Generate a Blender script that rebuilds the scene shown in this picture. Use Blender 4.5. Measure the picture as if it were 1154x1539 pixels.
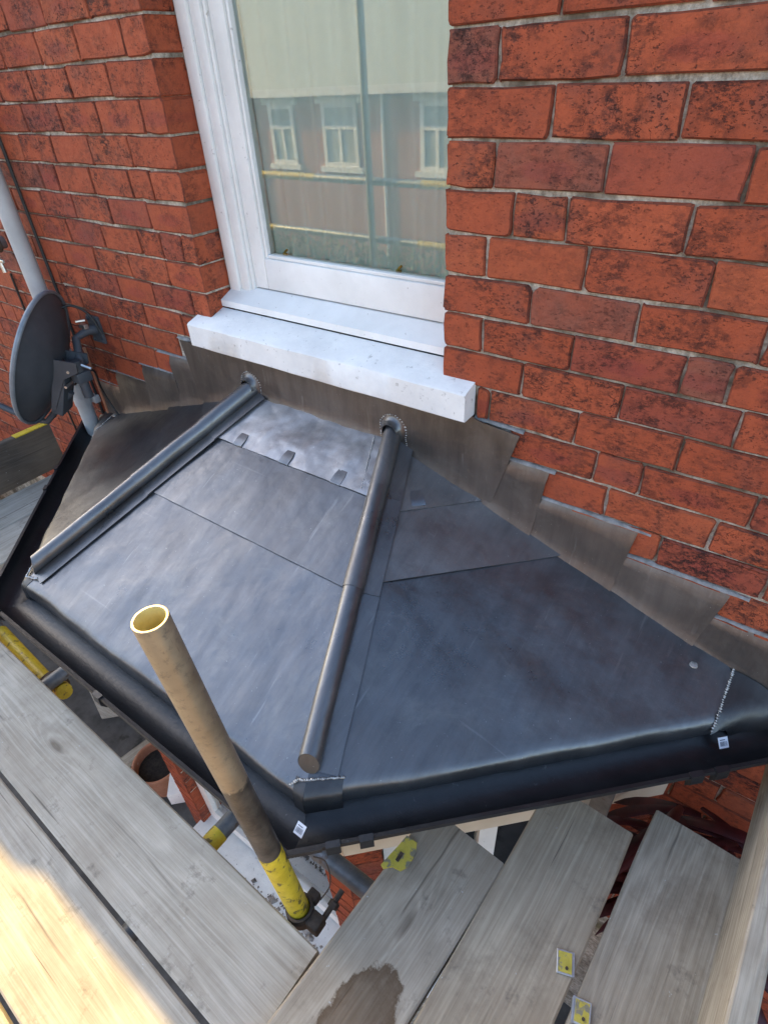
import bpy, bmesh, math, random
from mathutils import Vector, Matrix, noise
R = math.radians
random.seed(7)
for o in list(bpy.data.objects): bpy.data.objects.remove(o)
scene = bpy.context.scene
col = scene.collection

# ---------------------------------------------------------------- camera, sky, sun, exposure
cam = bpy.data.cameras.new('camera'); camo = bpy.data.objects.new('camera', cam); col.objects.link(camo)
cam.sensor_width = 36; cam.lens = 20.2655; cam.clip_start = 0.02; cam.clip_end = 800
camo.matrix_world = Matrix(((0.8113555, -0.3259784, 0.4852219, 0.711794),
                            (0.5828488, 0.5144738, -0.6289705, -1.200062),
                            (-0.0446032, 0.7931297, 0.6074173, -0.056665), (0, 0, 0, 1)))
scene.camera = camo
SUN_AZ, SUN_EL = R(166), math.atan(2.07*math.sin(R(166)))
world = bpy.data.worlds.new('World'); scene.world = world; world.use_nodes = True
wn = world.node_tree
sky = wn.nodes.new('ShaderNodeTexSky'); sky.sky_type = 'NISHITA'; sky.sun_disc = False
sky.sun_elevation = SUN_EL; sky.sun_rotation = math.pi/2 - SUN_AZ
sky.air_density = 1.0; sky.dust_density = 1.6; sky.ozone_density = 0.6
wn.links.new(sky.outputs[0], wn.nodes['Background'].inputs[0]); wn.nodes['Background'].inputs[1].default_value = 0.15
sun = bpy.data.lights.new('sun', 'SUN'); sun.energy = 3.6; sun.angle = R(0.35); sun.color = (1.0, 0.68, 0.21)
suno = bpy.data.objects.new('sun', sun); col.objects.link(suno)
sd = Vector((math.cos(SUN_AZ)*math.cos(SUN_EL), math.sin(SUN_AZ)*math.cos(SUN_EL), math.sin(SUN_EL)))
suno.rotation_euler = sd.to_track_quat('Z', 'Y').to_euler()
scene.view_settings.view_transform = 'Standard'; scene.view_settings.look = 'None'
scene.view_settings.gamma = 1; scene.view_settings.exposure = 2.1
scene.render.engine = 'CYCLES'
scene.cycles.max_bounces = 8

# ---------------------------------------------------------------- materials
def new_mat(name):
    m = bpy.data.materials.new(name); m.use_nodes = True
    nt = m.node_tree; b = nt.nodes['Principled BSDF']
    return m, nt, b
class N:
    """small node helper"""
    def __init__(s, nt): s.nt = nt
    def node(s, t, **kw):
        n = s.nt.nodes.new(t)
        for k, v in kw.items(): setattr(n, k, v)
        return n
    def link(s, a, b): s.nt.links.new(a, b)
    def val(s, sock, v):
        if hasattr(v, 'is_output') or isinstance(v, bpy.types.NodeSocket): s.link(v, sock)
        else: sock.default_value = v
    def coord(s, kind='Object', rnd=True):
        tc = s.node('ShaderNodeTexCoord'); out = tc.outputs[kind]
        if not rnd: return out
        oi = s.node('ShaderNodeObjectInfo')
        m = s.node('ShaderNodeVectorMath', operation='MULTIPLY_ADD')
        s.link(oi.outputs['Random'], m.inputs[0]); m.inputs[1].default_value = (37.1, 53.7, 19.3); s.link(out, m.inputs[2])
        return m.outputs[0]
    def rnd(s): return s.node('ShaderNodeObjectInfo').outputs['Random']
    def scale(s, v, sc):
        m = s.node('ShaderNodeVectorMath', operation='MULTIPLY'); s.link(v, m.inputs[0]); m.inputs[1].default_value = sc
        return m.outputs[0]
    def noise(s, v, sc, detail=4, rough=0.55, dist=0.0):
        n = s.node('ShaderNodeTexNoise'); s.link(v, n.inputs['Vector'])
        n.inputs['Scale'].default_value = sc; n.inputs['Detail'].default_value = detail
        n.inputs['Roughness'].default_value = rough; n.inputs['Distortion'].default_value = dist
        return n.outputs['Fac']
    def ramp(s, f, stops, interp='LINEAR'):
        r = s.node('ShaderNodeValToRGB'); r.color_ramp.interpolation = interp
        e = r.color_ramp.elements
        while len(e) < len(stops): e.new(0.5)
        for el, (p, c) in zip(e, stops):
            el.position = p
            el.color = (c, c, c, 1) if not hasattr(c, '__len__') else (*c, 1)
        s.val(r.inputs[0], f); return r.outputs[0]
    def math(s, op, a, b=0.0, clamp=False):
        m = s.node('ShaderNodeMath', operation=op, use_clamp=clamp); s.val(m.inputs[0], a); s.val(m.inputs[1], b); return m.outputs[0]
    def mix(s, f, a, b, blend='MIX'):
        m = s.node('ShaderNodeMix', data_type='RGBA', blend_type=blend); s.val(m.inputs[0], f)
        for i, v in ((6, a), (7, b)):
            if isinstance(v, bpy.types.NodeSocket): s.link(v, m.inputs[i])
            else: m.inputs[i].default_value = (*v, 1)
        return m.outputs[2]
    def bump(s, h, strength, dist, prev=None):
        b = s.node('ShaderNodeBump'); b.inputs['Strength'].default_value = strength; b.inputs['Distance'].default_value = dist
        s.link(h, b.inputs['Height'])
        if prev is not None: s.link(prev, b.inputs['Normal'])
        return b.outputs[0]
    def sep(s, v):
        n = s.node('ShaderNodeSeparateXYZ'); s.link(v, n.inputs[0]); return n.outputs

def mat_brick(name, hue=(0.40, 0.085, 0.035), dirt=1.0):
    m, nt, b = new_mat(name); n = N(nt)
    v = n.coord(); raw = n.coord(rnd=False); r = n.rnd()
    big = n.noise(v, 9, 3); mid = n.noise(v, 45, 5, 0.65); fine = n.noise(v, 260, 4, 0.7)
    base = n.mix(r, tuple(c*0.84 for c in hue), tuple(min(1, c*k) for c, k in zip(hue, (1.12, 1.22, 1.25))))
    w = n.node('ShaderNodeTexWhiteNoise', noise_dimensions='1D'); n.link(r, w.inputs['W'])
    purple = n.math('GREATER_THAN', w.outputs[0], 0.78)
    base = n.mix(n.math('MULTIPLY', purple, 0.6), base, (0.22, 0.055, 0.045))
    base = n.mix(n.math('MULTIPLY', n.math('LESS_THAN', w.outputs[0], 0.16), 0.55), base, (0.44, 0.115, 0.048))
    base = n.mix(n.math('MULTIPLY', n.math('GREATER_THAN', w.outputs[0], 0.93), 0.6), base, (0.20, 0.10, 0.07))
    base = n.mix(n.ramp(big, [(0.35, 0.0), (0.7, 0.55)]), base, (0.41, 0.088, 0.036))
    base = n.mix(n.ramp(mid, [(0.42, 0.0), (0.62, 0.35)]), base, (0.29, 0.07, 0.04))
    # kiss mark: a darker, purplish patch in the middle of some stretchers
    x, y, z = n.sep(raw)
    d = n.math('ADD', n.math('POWER', n.math('MULTIPLY', x, 15.0), 2.0), n.math('POWER', n.math('MULTIPLY', n.math('ADD', z, 0.006), 48.0), 2.0))
    d = n.math('ADD', d, n.math('MULTIPLY', n.math('SUBTRACT', mid, 0.5), 1.4))
    w2 = n.node('ShaderNodeTexWhiteNoise', noise_dimensions='1D'); n.link(n.math('ADD', r, 3.7), w2.inputs['W'])
    kiss = n.math('MULTIPLY', n.ramp(d, [(0.45, 1.0), (1.15, 0.0)]), n.math('GREATER_THAN', w2.outputs[0], 0.66))
    base = n.mix(n.math('MULTIPLY', kiss, 0.42), base, (0.24, 0.045, 0.04))
    # soot and black speckle
    w3 = n.node('ShaderNodeTexWhiteNoise', noise_dimensions='1D'); n.link(n.math('ADD', r, 9.1), w3.inputs['W'])
    lvl = n.ramp(w3.outputs[0], [(0.0, 0.30), (0.45, 0.75), (1.0, 1.0)])
    soot = n.math('MULTIPLY', n.ramp(n.noise(v, 15, 5, 0.7), [(0.40, 0.0), (0.60, 1.0)]), n.ramp(n.noise(n.scale(v, (0.75, 1, 1.3)), 62, 7, 0.82), [(0.44, 0.0), (0.54, 1.0)]))
    base = n.mix(n.math('MULTIPLY', n.math('MULTIPLY', soot, lvl), 0.97*dirt), base, (0.018, 0.012, 0.012))
    haze = n.ramp(n.noise(v, 11, 3, 0.6), [(0.50, 0.0), (0.70, 0.55)])
    base = n.mix(n.math('MULTIPLY', haze, lvl), base, (0.17, 0.065, 0.05))
    vo = n.node('ShaderNodeTexVoronoi', feature='DISTANCE_TO_EDGE'); vo.inputs['Scale'].default_value = 14
    wv = n.node('ShaderNodeVectorMath', operation='ADD'); n.link(v, wv.inputs[0])
    wn_ = n.node('ShaderNodeTexNoise'); n.link(v, wn_.inputs['Vector']); wn_.inputs['Scale'].default_value = 40; wn_.inputs['Detail'].default_value = 4
    n.link(n.scale(wn_.outputs['Color'], (0.11, 0.11, 0.11)), wv.inputs[1]); n.link(wv.outputs[0], vo.inputs['Vector'])
    crack = n.math('MULTIPLY', n.ramp(vo.outputs['Distance'], [(0.006, 1.0), (0.016, 0.0)]), n.math('MULTIPLY', n.math('GREATER_THAN', w3.outputs[0], 0.80), n.ramp(n.noise(v, 18, 2), [(0.50, 0.0), (0.56, 1.0)])))
    base = n.mix(n.math('MULTIPLY', crack, 0.85), base, (0.03, 0.018, 0.018))
    pit = n.ramp(n.math('ADD', n.noise(n.scale(v, (0.55, 1, 1)), 210, 4, 0.7), n.math('MULTIPLY', n.math('SUBTRACT', n.noise(v, 22, 3), 0.5), 0.35)), [(0.61, 0.0), (0.66, 1.0)])
    pit = n.math('MULTIPLY', pit, lvl)
    base = n.mix(n.math('MULTIPLY', pit, 0.85), base, (0.05, 0.026, 0.024))
    base = n.mix(n.ramp(fine, [(0.3, 0.3), (0.6, 0.0)]), base, (0.22, 0.06, 0.035))
    b.inputs['Specular IOR Level'].default_value = 0.18
    n.link(base, b.inputs['Base Color'])
    n.link(n.ramp(mid, [(0.3, 0.62), (0.7, 0.88)]), b.inputs['Roughness'])
    h = n.math('SUBTRACT', n.math('ADD', n.math('MULTIPLY', mid, 0.8), n.math('MULTIPLY', fine, 0.35)), n.math('ADD', n.math('MULTIPLY', pit, 0.7), crack))
    n.link(n.bump(h, 0.8, 0.005), b.inputs['Normal'])
    return m
def mat_mortar(name='mortar'):
    m, nt, b = new_mat(name); n = N(nt); v = n.coord(rnd=False)
    c = n.mix(n.ramp(n.noise(v, 60, 6, 0.7), [(0.35, 0.0), (0.65, 1.0)]), (0.24, 0.20, 0.15), (0.70, 0.63, 0.52))
    dk = n.ramp(n.noise(v, 6, 4, 0.6), [(0.46, 0.0), (0.60, 0.85)])
    c = n.mix(dk, c, (0.11, 0.085, 0.055))
    c = n.mix(n.ramp(n.noise(v, 4.3, 3), [(0.62, 0.0), (0.70, 0.45)]), c, (0.16, 0.15, 0.04))
    n.link(c, b.inputs['Base Color']); b.inputs['Roughness'].default_value = 0.95
    n.link(n.bump(n.noise(v, 220, 5, 0.7), 0.9, 0.006), b.inputs['Normal'])
    return m
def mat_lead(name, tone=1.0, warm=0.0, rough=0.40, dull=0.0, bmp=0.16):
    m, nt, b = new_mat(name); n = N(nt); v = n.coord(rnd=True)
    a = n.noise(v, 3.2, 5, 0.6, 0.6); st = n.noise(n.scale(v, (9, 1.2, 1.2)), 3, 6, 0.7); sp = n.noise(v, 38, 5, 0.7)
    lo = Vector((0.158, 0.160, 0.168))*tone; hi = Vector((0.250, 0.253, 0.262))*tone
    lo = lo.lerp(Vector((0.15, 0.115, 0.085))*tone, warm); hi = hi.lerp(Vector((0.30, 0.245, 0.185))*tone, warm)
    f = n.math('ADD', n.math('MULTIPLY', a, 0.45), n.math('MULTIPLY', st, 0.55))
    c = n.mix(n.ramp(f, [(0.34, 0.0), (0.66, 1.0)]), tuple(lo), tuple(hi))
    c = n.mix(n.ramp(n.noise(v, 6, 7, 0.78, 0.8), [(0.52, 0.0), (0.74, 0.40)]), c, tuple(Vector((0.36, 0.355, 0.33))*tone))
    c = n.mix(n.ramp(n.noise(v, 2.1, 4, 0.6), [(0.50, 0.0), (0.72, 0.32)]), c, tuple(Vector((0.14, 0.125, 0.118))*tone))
    for k, (ax_, ay_) in enumerate(((46, 1.1), (1.3, 40), (70, 5))):
        mp = n.node('ShaderNodeMapping'); n.link(v, mp.inputs[0]); mp.inputs['Rotation'].default_value = (0, 0, 0.35+k*0.9); mp.inputs['Scale'].default_value = (ax_, ay_, 8)
        gate = n.ramp(n.noise(v, 4.7+k, 3), [(0.50, 0.0), (0.60, 1.0)])
        ln = n.ramp(n.noise(mp.outputs[0], 1.0, 3, 0.6), [(0.66, 0.0), (0.72, 1.0)])
        c = n.mix(n.math('MULTIPLY', n.math('MULTIPLY', ln, gate), 0.28), c, tuple(Vector((0.50, 0.50, 0.49))*tone))
    c = n.mix(n.ramp(n.noise(v, 190, 2, 0.5), [(0.745, 0.0), (0.77, 0.7)]), c, tuple(Vector((0.60, 0.60, 0.58))*tone))
    n.link(c, b.inputs['Base Color']); b.inputs['Metallic'].default_value = 0.80 - dull
    rr = n.math('ADD', n.ramp(a, [(0.3, rough-0.10), (0.7, rough+0.10)]), n.math('MULTIPLY', n.math('SUBTRACT', sp, 0.5), 0.30))
    n.link(rr, b.inputs['Roughness'])
    h1 = n.bump(n.noise(v, 9, 2, 0.45), bmp, 0.02)
    h1 = n.bump(n.noise(v, 30, 3, 0.55), 0.10, 0.008, h1)
    n.link(n.bump(sp, 0.08, 0.004, h1), b.inputs['Normal'])
    return m
def mat_wood(name, a=(0.27, 0.228, 0.168), c2=(0.54, 0.475, 0.37), warm=0.35, wet=None, grime=0.32):
    """weathered softwood: grain runs along local x"""
    m, nt, b = new_mat(name); n = N(nt); v = n.coord(); raw = n.coord(rnd=False)
    warp = n.noise(n.scale(v, (0.55, 4.5, 4.5)), 1.5, 2, 0.45)
    # rings seen along a plank: y plus a slow warp gives cathedral grain
    x, y, z = n.sep(v)
    t = n.math('ADD', n.math('MULTIPLY', y, 210.0), n.math('MULTIPLY', warp, 75.0))
    kv = n.node('ShaderNodeTexVoronoi'); n.link(n.scale(v, (1.7, 5.5, 0.01)), kv.inputs['Vector']); kv.inputs['Scale'].default_value = 1.0
    kd = n.ramp(kv.outputs['Distance'], [(0.0, 1.0), (0.32, 0.0)])
    t = n.math('ADD', t, n.math('MULTIPLY', n.math('POWER', kd, 2.0), 14.0))
    ring = n.math('SINE', t)
    ring = n.ramp(ring, [(0.0, 0.0), (0.55, 0.45), (1.0, 1.0)])
    fib = n.noise(n.scale(v, (2.5, 130, 130)), 1.6, 5, 0.7)
    blot = n.noise(v, 5.5, 5, 0.65)
    f = n.math('ADD', n.math('ADD', n.math('MULTIPLY', ring, 0.08), n.math('MULTIPLY', fib, 0.55)), n.math('MULTIPLY', blot, 0.42))
    c = n.mix(n.ramp(f, [(0.36, 0.0), (0.70, 1.0)]), a, c2)
    c = n.mix(n.math('MULTIPLY', n.ramp(n.noise(v, 2.6, 4), [(0.45, 0.0), (0.70, 1.0)]), warm), c, (0.33, 0.25, 0.17))
    # fine checks
    ck = n.ramp(n.noise(n.scale(v, (1.1, 62, 62)), 1.0, 3, 0.6), [(0.275, 1.0), (0.315, 0.0)])
    c = n.mix(n.math('MULTIPLY', ck, 0.6), c, (0.075, 0.062, 0.05))
    # long meandering split
    rx0, ry0, rz0 = n.sep(raw); rr_ = n.rnd()
    split = None
    for kk in (0.0, 5.3):
        wnz = n.node('ShaderNodeTexWhiteNoise', noise_dimensions='1D'); n.link(n.math('ADD', rr_, kk), wnz.inputs['W'])
        mv = n.math('MULTIPLY', n.math('SUBTRACT', n.noise(n.scale(v, (1.5, 0.05, 0.05)), 1.0, 4, 0.5), 0.5), 0.07)
        sy = n.math('ABSOLUTE', n.math('SUBTRACT', n.math('ADD', ry0, mv), n.math('MULTIPLY', n.math('SUBTRACT', wnz.outputs[0], 0.5), 0.17)))
        g_ = n.ramp(n.noise(n.scale(v, (1.3, 0.05, 0.05)), 1.0+kk*0.3, 2), [(0.52, 0.0), (0.60, 1.0)])
        sp_ = n.math('MULTIPLY', n.ramp(sy, [(0.0002, 1.0), (0.0009, 0.0)]), g_)
        split = sp_ if split is None else n.math('MAXIMUM', split, sp_)
    # knots
    kn = n.ramp(kv.outputs['Distance'], [(0.03, 1.0), (0.075, 0.0)])
    c = n.mix(n.math('MULTIPLY', kn, 0.6), c, (0.085, 0.06, 0.04))
    c = n.mix(n.math('MULTIPLY', split, 0.6), c, (0.05, 0.038, 0.028))
    # dirt, pale mortar splashes
    c = n.mix(n.ramp(n.noise(v, 7, 6, 0.75), [(0.53, 0.0), (0.70, grime)]), c, (0.12, 0.088, 0.06))
    c = n.mix(n.ramp(n.noise(v, 16, 5, 0.7), [(0.60, 0.0), (0.72, 0.5)]), c, (0.10, 0.085, 0.07))
    c = n.mix(n.ramp(n.noise(v, 70, 3, 0.6), [(0.72, 0.0), (0.75, 0.8)]), c, (0.55, 0.54, 0.50))
    rough = 0.85
    if wet:
        px, py, sx, sy_ = wet
        rx, ry, rz = n.sep(raw)
        d = n.math('ADD', n.math('POWER', n.math('DIVIDE', n.math('SUBTRACT', rx, px), sx), 2.0), n.math('POWER', n.math('DIVIDE', n.math('SUBTRACT', ry, py), sy_), 2.0))
        d = n.math('ADD', d, n.math('MULTIPLY', n.math('SUBTRACT', n.noise(raw, 22, 4, 0.6), 0.5), 1.5))
        d = n.math('ADD', d, n.math('MULTIPLY', n.math('SUBTRACT', n.noise(raw, 90, 4, 0.7), 0.5), 0.5))
        k = n.ramp(d, [(0.35, 0.75), (0.80, 1.0), (0.98, 0.0)])
        c = n.mix(n.math('MULTIPLY', k, 0.86), c, (0.085, 0.046, 0.020))
    n.link(c, b.inputs['Base Color']); b.inputs['Roughness'].default_value = rough; b.inputs['Specular IOR Level'].default_value = 0.2
    h = n.math('SUBTRACT', n.math('ADD', n.math('MULTIPLY', fib, 0.5), n.math('MULTIPLY', ring, 0.25)), n.math('ADD', n.math('MULTIPLY', ck, 0.8), n.math('MULTIPLY', split, 0.3)))
    n.link(n.bump(h, 0.5, 0.003), b.inputs['Normal'])
    return m
def mat_noise(name, c1, c2, scale=20, rough=0.6, metal=0.0, spots=None, bump=0.15, lo=0.35, hi=0.65, coat=0.0):
    m, nt, b = new_mat(name); n = N(nt); v = n.coord()
    c = n.mix(n.ramp(n.noise(v, scale, 5, 0.65), [(lo, 0.0), (hi, 1.0)]), c1, c2)
    if spots:
        sc, thr, colr, amt = spots
        c = n.mix(n.ramp(n.noise(v, sc, 4, 0.65), [(thr, 0.0), (thr+0.06, amt)]), c, colr)
    n.link(c, b.inputs['Base Color']); b.inputs['Roughness'].default_value = rough; b.inputs['Metallic'].default_value = metal
    b.inputs['Coat Weight'].default_value = coat
    if bump: n.link(n.bump(n.noise(v, scale*6, 4, 0.6), bump, 0.004), b.inputs['Normal'])
    return m
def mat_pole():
    m, nt, b = new_mat('worn_tube_lit_top'); n = N(nt); v = n.coord(rnd=False)
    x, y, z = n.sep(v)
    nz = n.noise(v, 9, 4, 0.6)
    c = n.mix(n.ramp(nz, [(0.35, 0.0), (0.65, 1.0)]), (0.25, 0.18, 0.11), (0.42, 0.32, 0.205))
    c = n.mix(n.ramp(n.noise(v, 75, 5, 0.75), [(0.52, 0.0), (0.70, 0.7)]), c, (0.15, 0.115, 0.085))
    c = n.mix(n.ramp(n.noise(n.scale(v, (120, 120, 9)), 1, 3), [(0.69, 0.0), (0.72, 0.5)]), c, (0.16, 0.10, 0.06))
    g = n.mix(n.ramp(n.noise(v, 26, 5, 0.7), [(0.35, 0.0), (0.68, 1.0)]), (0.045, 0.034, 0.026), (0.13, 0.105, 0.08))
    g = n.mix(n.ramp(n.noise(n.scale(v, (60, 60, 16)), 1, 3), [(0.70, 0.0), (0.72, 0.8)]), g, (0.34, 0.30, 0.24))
    k = n.ramp(n.math('ADD', n.math('MULTIPLY', z, -10.0), n.math('MULTIPLY', n.math('SUBTRACT', n.noise(v, 55, 5, 0.7), 0.5), 0.30)), [(0.0, 0.0), (0.06, 1.0)])  # sunlit upper part and shaded lower part put into the colour
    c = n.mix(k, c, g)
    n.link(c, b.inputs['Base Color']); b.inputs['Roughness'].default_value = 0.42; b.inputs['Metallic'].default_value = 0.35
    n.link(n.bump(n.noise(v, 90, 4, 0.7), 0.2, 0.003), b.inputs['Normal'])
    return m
def mat_glass():
    m, nt, b = new_mat('window_glass'); n = N(nt)
    out = nt.nodes['Material Output']; nt.nodes.remove(b)
    tr = n.node('ShaderNodeBsdfTransparent'); tr.inputs[0].default_value = (0.90, 0.94, 0.91, 1)
    gl = n.node('ShaderNodeBsdfGlossy'); gl.inputs['Roughness'].default_value = 0.004; gl.inputs[0].default_value = (1, 1, 1, 1)
    v = n.coord(rnd=False)
    n.link(n.bump(n.noise(v, 2.2, 1, 0.4), 0.05, 0.010), gl.inputs['Normal'])
    fr = n.node('ShaderNodeFresnel'); fr.inputs['IOR'].default_value = 2.15
    mx = n.node('ShaderNodeMixShader'); n.link(fr.outputs[0], mx.inputs[0]); n.link(tr.outputs[0], mx.inputs[1]); n.link(gl.outputs[0], mx.inputs[2])
    n.link(mx.outputs[0], out.inputs['Surface'])
    return m
def mat_curtain():
    m, nt, b = new_mat('net_curtain'); n = N(nt)
    b.inputs['Base Color'].default_value = (0.70, 0.85, 0.87, 1); b.inputs['Roughness'].default_value = 0.9
    return m
M = {}
M['brick'] = mat_brick('red_brick')
M['brick_edge'] = mat_brick('brick_edge', (0.13, 0.038, 0.022))
M['brick_far'] = mat_noise('opposite_brick', (0.34, 0.135, 0.105), (0.42, 0.19, 0.155), 3, 0.9)
M['slate_far'] = mat_noise('pale_roof_slate', (0.34, 0.36, 0.33), (0.44, 0.46, 0.42), 5, 0.6)
M['mortar'] = mat_mortar()
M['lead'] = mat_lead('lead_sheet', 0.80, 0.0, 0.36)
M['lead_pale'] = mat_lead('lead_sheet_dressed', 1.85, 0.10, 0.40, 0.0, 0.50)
M['lead_warm'] = mat_lead('lead_flashing', 0.80, 0.48, 0.46)  # warmth reflected from the street put into the brown lead colour
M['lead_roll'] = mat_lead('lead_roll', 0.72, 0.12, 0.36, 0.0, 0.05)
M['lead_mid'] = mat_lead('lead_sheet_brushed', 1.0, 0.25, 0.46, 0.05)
M['lead_dark'] = mat_lead('lead_sheet_dark', 0.36, 0.12, 0.46, 0.10, 0.14)  # left slope's dark reflection put into the tone; caps and gussets share it
M['lead_right'] = mat_lead('lead_sheet_right', 0.66, 0.03, 0.38)  # darker sky reflected by the right slope put into its tone
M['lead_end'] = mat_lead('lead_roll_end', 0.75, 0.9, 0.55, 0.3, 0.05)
M['weld'] = mat_noise('lead_weld', (0.34, 0.34, 0.33), (0.62, 0.62, 0.60), 120, 0.38, 0.7)
M['wood'] = mat_wood('scaffold_board_wood')
M['wood_pale'] = mat_wood('pale_scaffold_board', (0.32, 0.28, 0.22), (0.57, 0.515, 0.425), 0.16, None, 0.22)
M['wood_brown'] = mat_wood('brown_scaffold_board', (0.27, 0.212, 0.145), (0.53, 0.44, 0.315), 0.5, None, 0.36)
M['wood_wet'] = mat_wood('stained_scaffold_board', (0.27, 0.22, 0.158), (0.52, 0.44, 0.335), 0.45, wet=(0.225, -0.030, 0.135, 0.072))
M['wood_dark'] = mat_wood('dark_toe_board', (0.055, 0.045, 0.036), (0.12, 0.10, 0.08), 0.3)
M['paint'] = mat_noise('white_gloss_paint', (0.73, 0.72, 0.69), (0.85, 0.84, 0.81), 5, 0.38, 0, (55, 0.66, (0.34, 0.31, 0.28), 0.7), 0.10)
M['sill'] = mat_noise('white_painted_stone', (0.71, 0.70, 0.68), (0.84, 0.83, 0.80), 7, 0.55, 0, (48, 0.63, (0.36, 0.34, 0.32), 0.6), 0.5)
M['cream'] = mat_noise('cream_paint', (0.66, 0.58, 0.46), (0.74, 0.66, 0.54), 9, 0.6, 0, (40, 0.70, (0.30, 0.25, 0.2), 0.5), 0.1)
M['gutter'] = mat_noise('black_plastic', (0.006, 0.0065, 0.008), (0.014, 0.015, 0.017), 12, 0.42, 0, (60, 0.66, (0.10, 0.10, 0.10), 0.5), 0.25)
M['grey_pvc'] = mat_noise('grey_plastic', (0.40, 0.40, 0.39), (0.48, 0.48, 0.465), 8, 0.45, 0, (40, 0.68, (0.16, 0.15, 0.14), 0.5), 0.05)
M['dish'] = mat_noise('dark_grey_dish_paint', (0.050, 0.056, 0.064), (0.075, 0.082, 0.092), 7, 0.48, 0, (60, 0.68, (0.15, 0.15, 0.15), 0.4), 0.06)
M['rim'] = mat_noise('dish_rim', (0.15, 0.17, 0.19), (0.22, 0.24, 0.26), 20, 0.45, 0.2)
M['black'] = mat_noise('black_rubber', (0.010, 0.010, 0.010), (0.025, 0.024, 0.023), 30, 0.5)
M['galv'] = mat_noise('galvanised_steel', (0.22, 0.225, 0.23), (0.36, 0.365, 0.37), 25, 0.45, 0.7, (30, 0.62, (0.16, 0.09, 0.05), 0.6))
M['tube'] = mat_noise('dull_tube', (0.12, 0.13, 0.135), (0.22, 0.225, 0.23), 18, 0.5, 0.5, (30, 0.60, (0.12, 0.07, 0.04), 0.6))
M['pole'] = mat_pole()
M['yellow'] = mat_noise('worn_yellow_paint', (0.50, 0.36, 0.012), (0.66, 0.50, 0.03), 30, 0.5, 0, (42, 0.58, (0.07, 0.055, 0.03), 0.85), 0.2)
M['yellow_worn'] = mat_noise('chipped_yellow_paint', (0.50, 0.40, 0.05), (0.62, 0.50, 0.08), 30, 0.6, 0, (38, 0.52, (0.22, 0.20, 0.16), 0.9), 0.3)
M['ochre'] = mat_noise('ochre_sunlit', (0.50, 0.42, 0.14), (0.62, 0.54, 0.22), 30, 0.6)  # sunlight inside the open upright tube put into the colour
M['rust'] = mat_noise('rusty_steel', (0.045, 0.032, 0.024), (0.11, 0.075, 0.05), 50, 0.75, 0.2)
M['silver'] = mat_noise('bright_zinc', (0.55, 0.55, 0.52), (0.72, 0.72, 0.70), 30, 0.35, 0.9)
M['terracotta'] = mat_noise('terracotta', (0.36, 0.14, 0.075), (0.46, 0.20, 0.11), 14, 0.85, 0, (30, 0.62, (0.55, 0.48, 0.40), 0.5))
M['soil'] = mat_noise('dark_soil', (0.018, 0.014, 0.010), (0.05, 0.038, 0.027), 40, 0.95, 0, None, 0.8)
M['ground'] = mat_noise('yard_concrete', (0.055, 0.048, 0.042), (0.12, 0.108, 0.095), 5, 0.9, 0, (3, 0.58, (0.03, 0.025, 0.018), 0.8), 0.4)
M['asphalt'] = mat_noise('asphalt', (0.04, 0.04, 0.042), (0.065, 0.065, 0.066), 30, 0.9)
M['paving'] = mat_noise('paving', (0.22, 0.21, 0.20), (0.30, 0.29, 0.275), 3, 0.9)
M['slate'] = mat_noise('roof_slate', (0.13, 0.14, 0.135), (0.22, 0.235, 0.225), 6, 0.6)
M['leaf_red'] = mat_noise('dark_red_leaf', (0.030, 0.006, 0.007), (0.10, 0.014, 0.014), 12, 0.4)
M['leaf_green'] = mat_noise('hedge_leaf', (0.035, 0.07, 0.02), (0.07, 0.12, 0.03), 12, 0.6)
M['straw'] = mat_noise('bamboo_cane', (0.40, 0.28, 0.07), (0.55, 0.40, 0.12), 20, 0.6)
M['sealant'] = mat_noise('grey_white_sealant', (0.14, 0.137, 0.13), (0.28, 0.275, 0.265), 40, 0.7, 0, (50, 0.64, (0.25, 0.22, 0.19), 0.6), 0.4)
M['sticker'] = mat_noise('white_sticker', (0.70, 0.70, 0.72), (0.80, 0.80, 0.82), 20, 0.5)
M['ink'] = mat_noise('sticker_ink', (0.12, 0.12, 0.14), (0.2, 0.2, 0.22), 20, 0.6)
M['glass'] = mat_glass(); M['curtain'] = mat_curtain()
M['room'] = mat_noise('room_wall', (0.25, 0.23, 0.2), (0.3, 0.28, 0.25), 3, 0.9)
M['far_pane'] = mat_noise('far_window_pane', (0.30, 0.32, 0.32), (0.42, 0.44, 0.44), 2, 0.15)
M['brass'] = mat_noise('brass', (0.45, 0.30, 0.06), (0.60, 0.42, 0.10), 40, 0.35, 0.8)
M['debris'] = mat_noise('mortar_debris', (0.10, 0.085, 0.075), (0.36, 0.33, 0.30), 30, 0.95)

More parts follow.
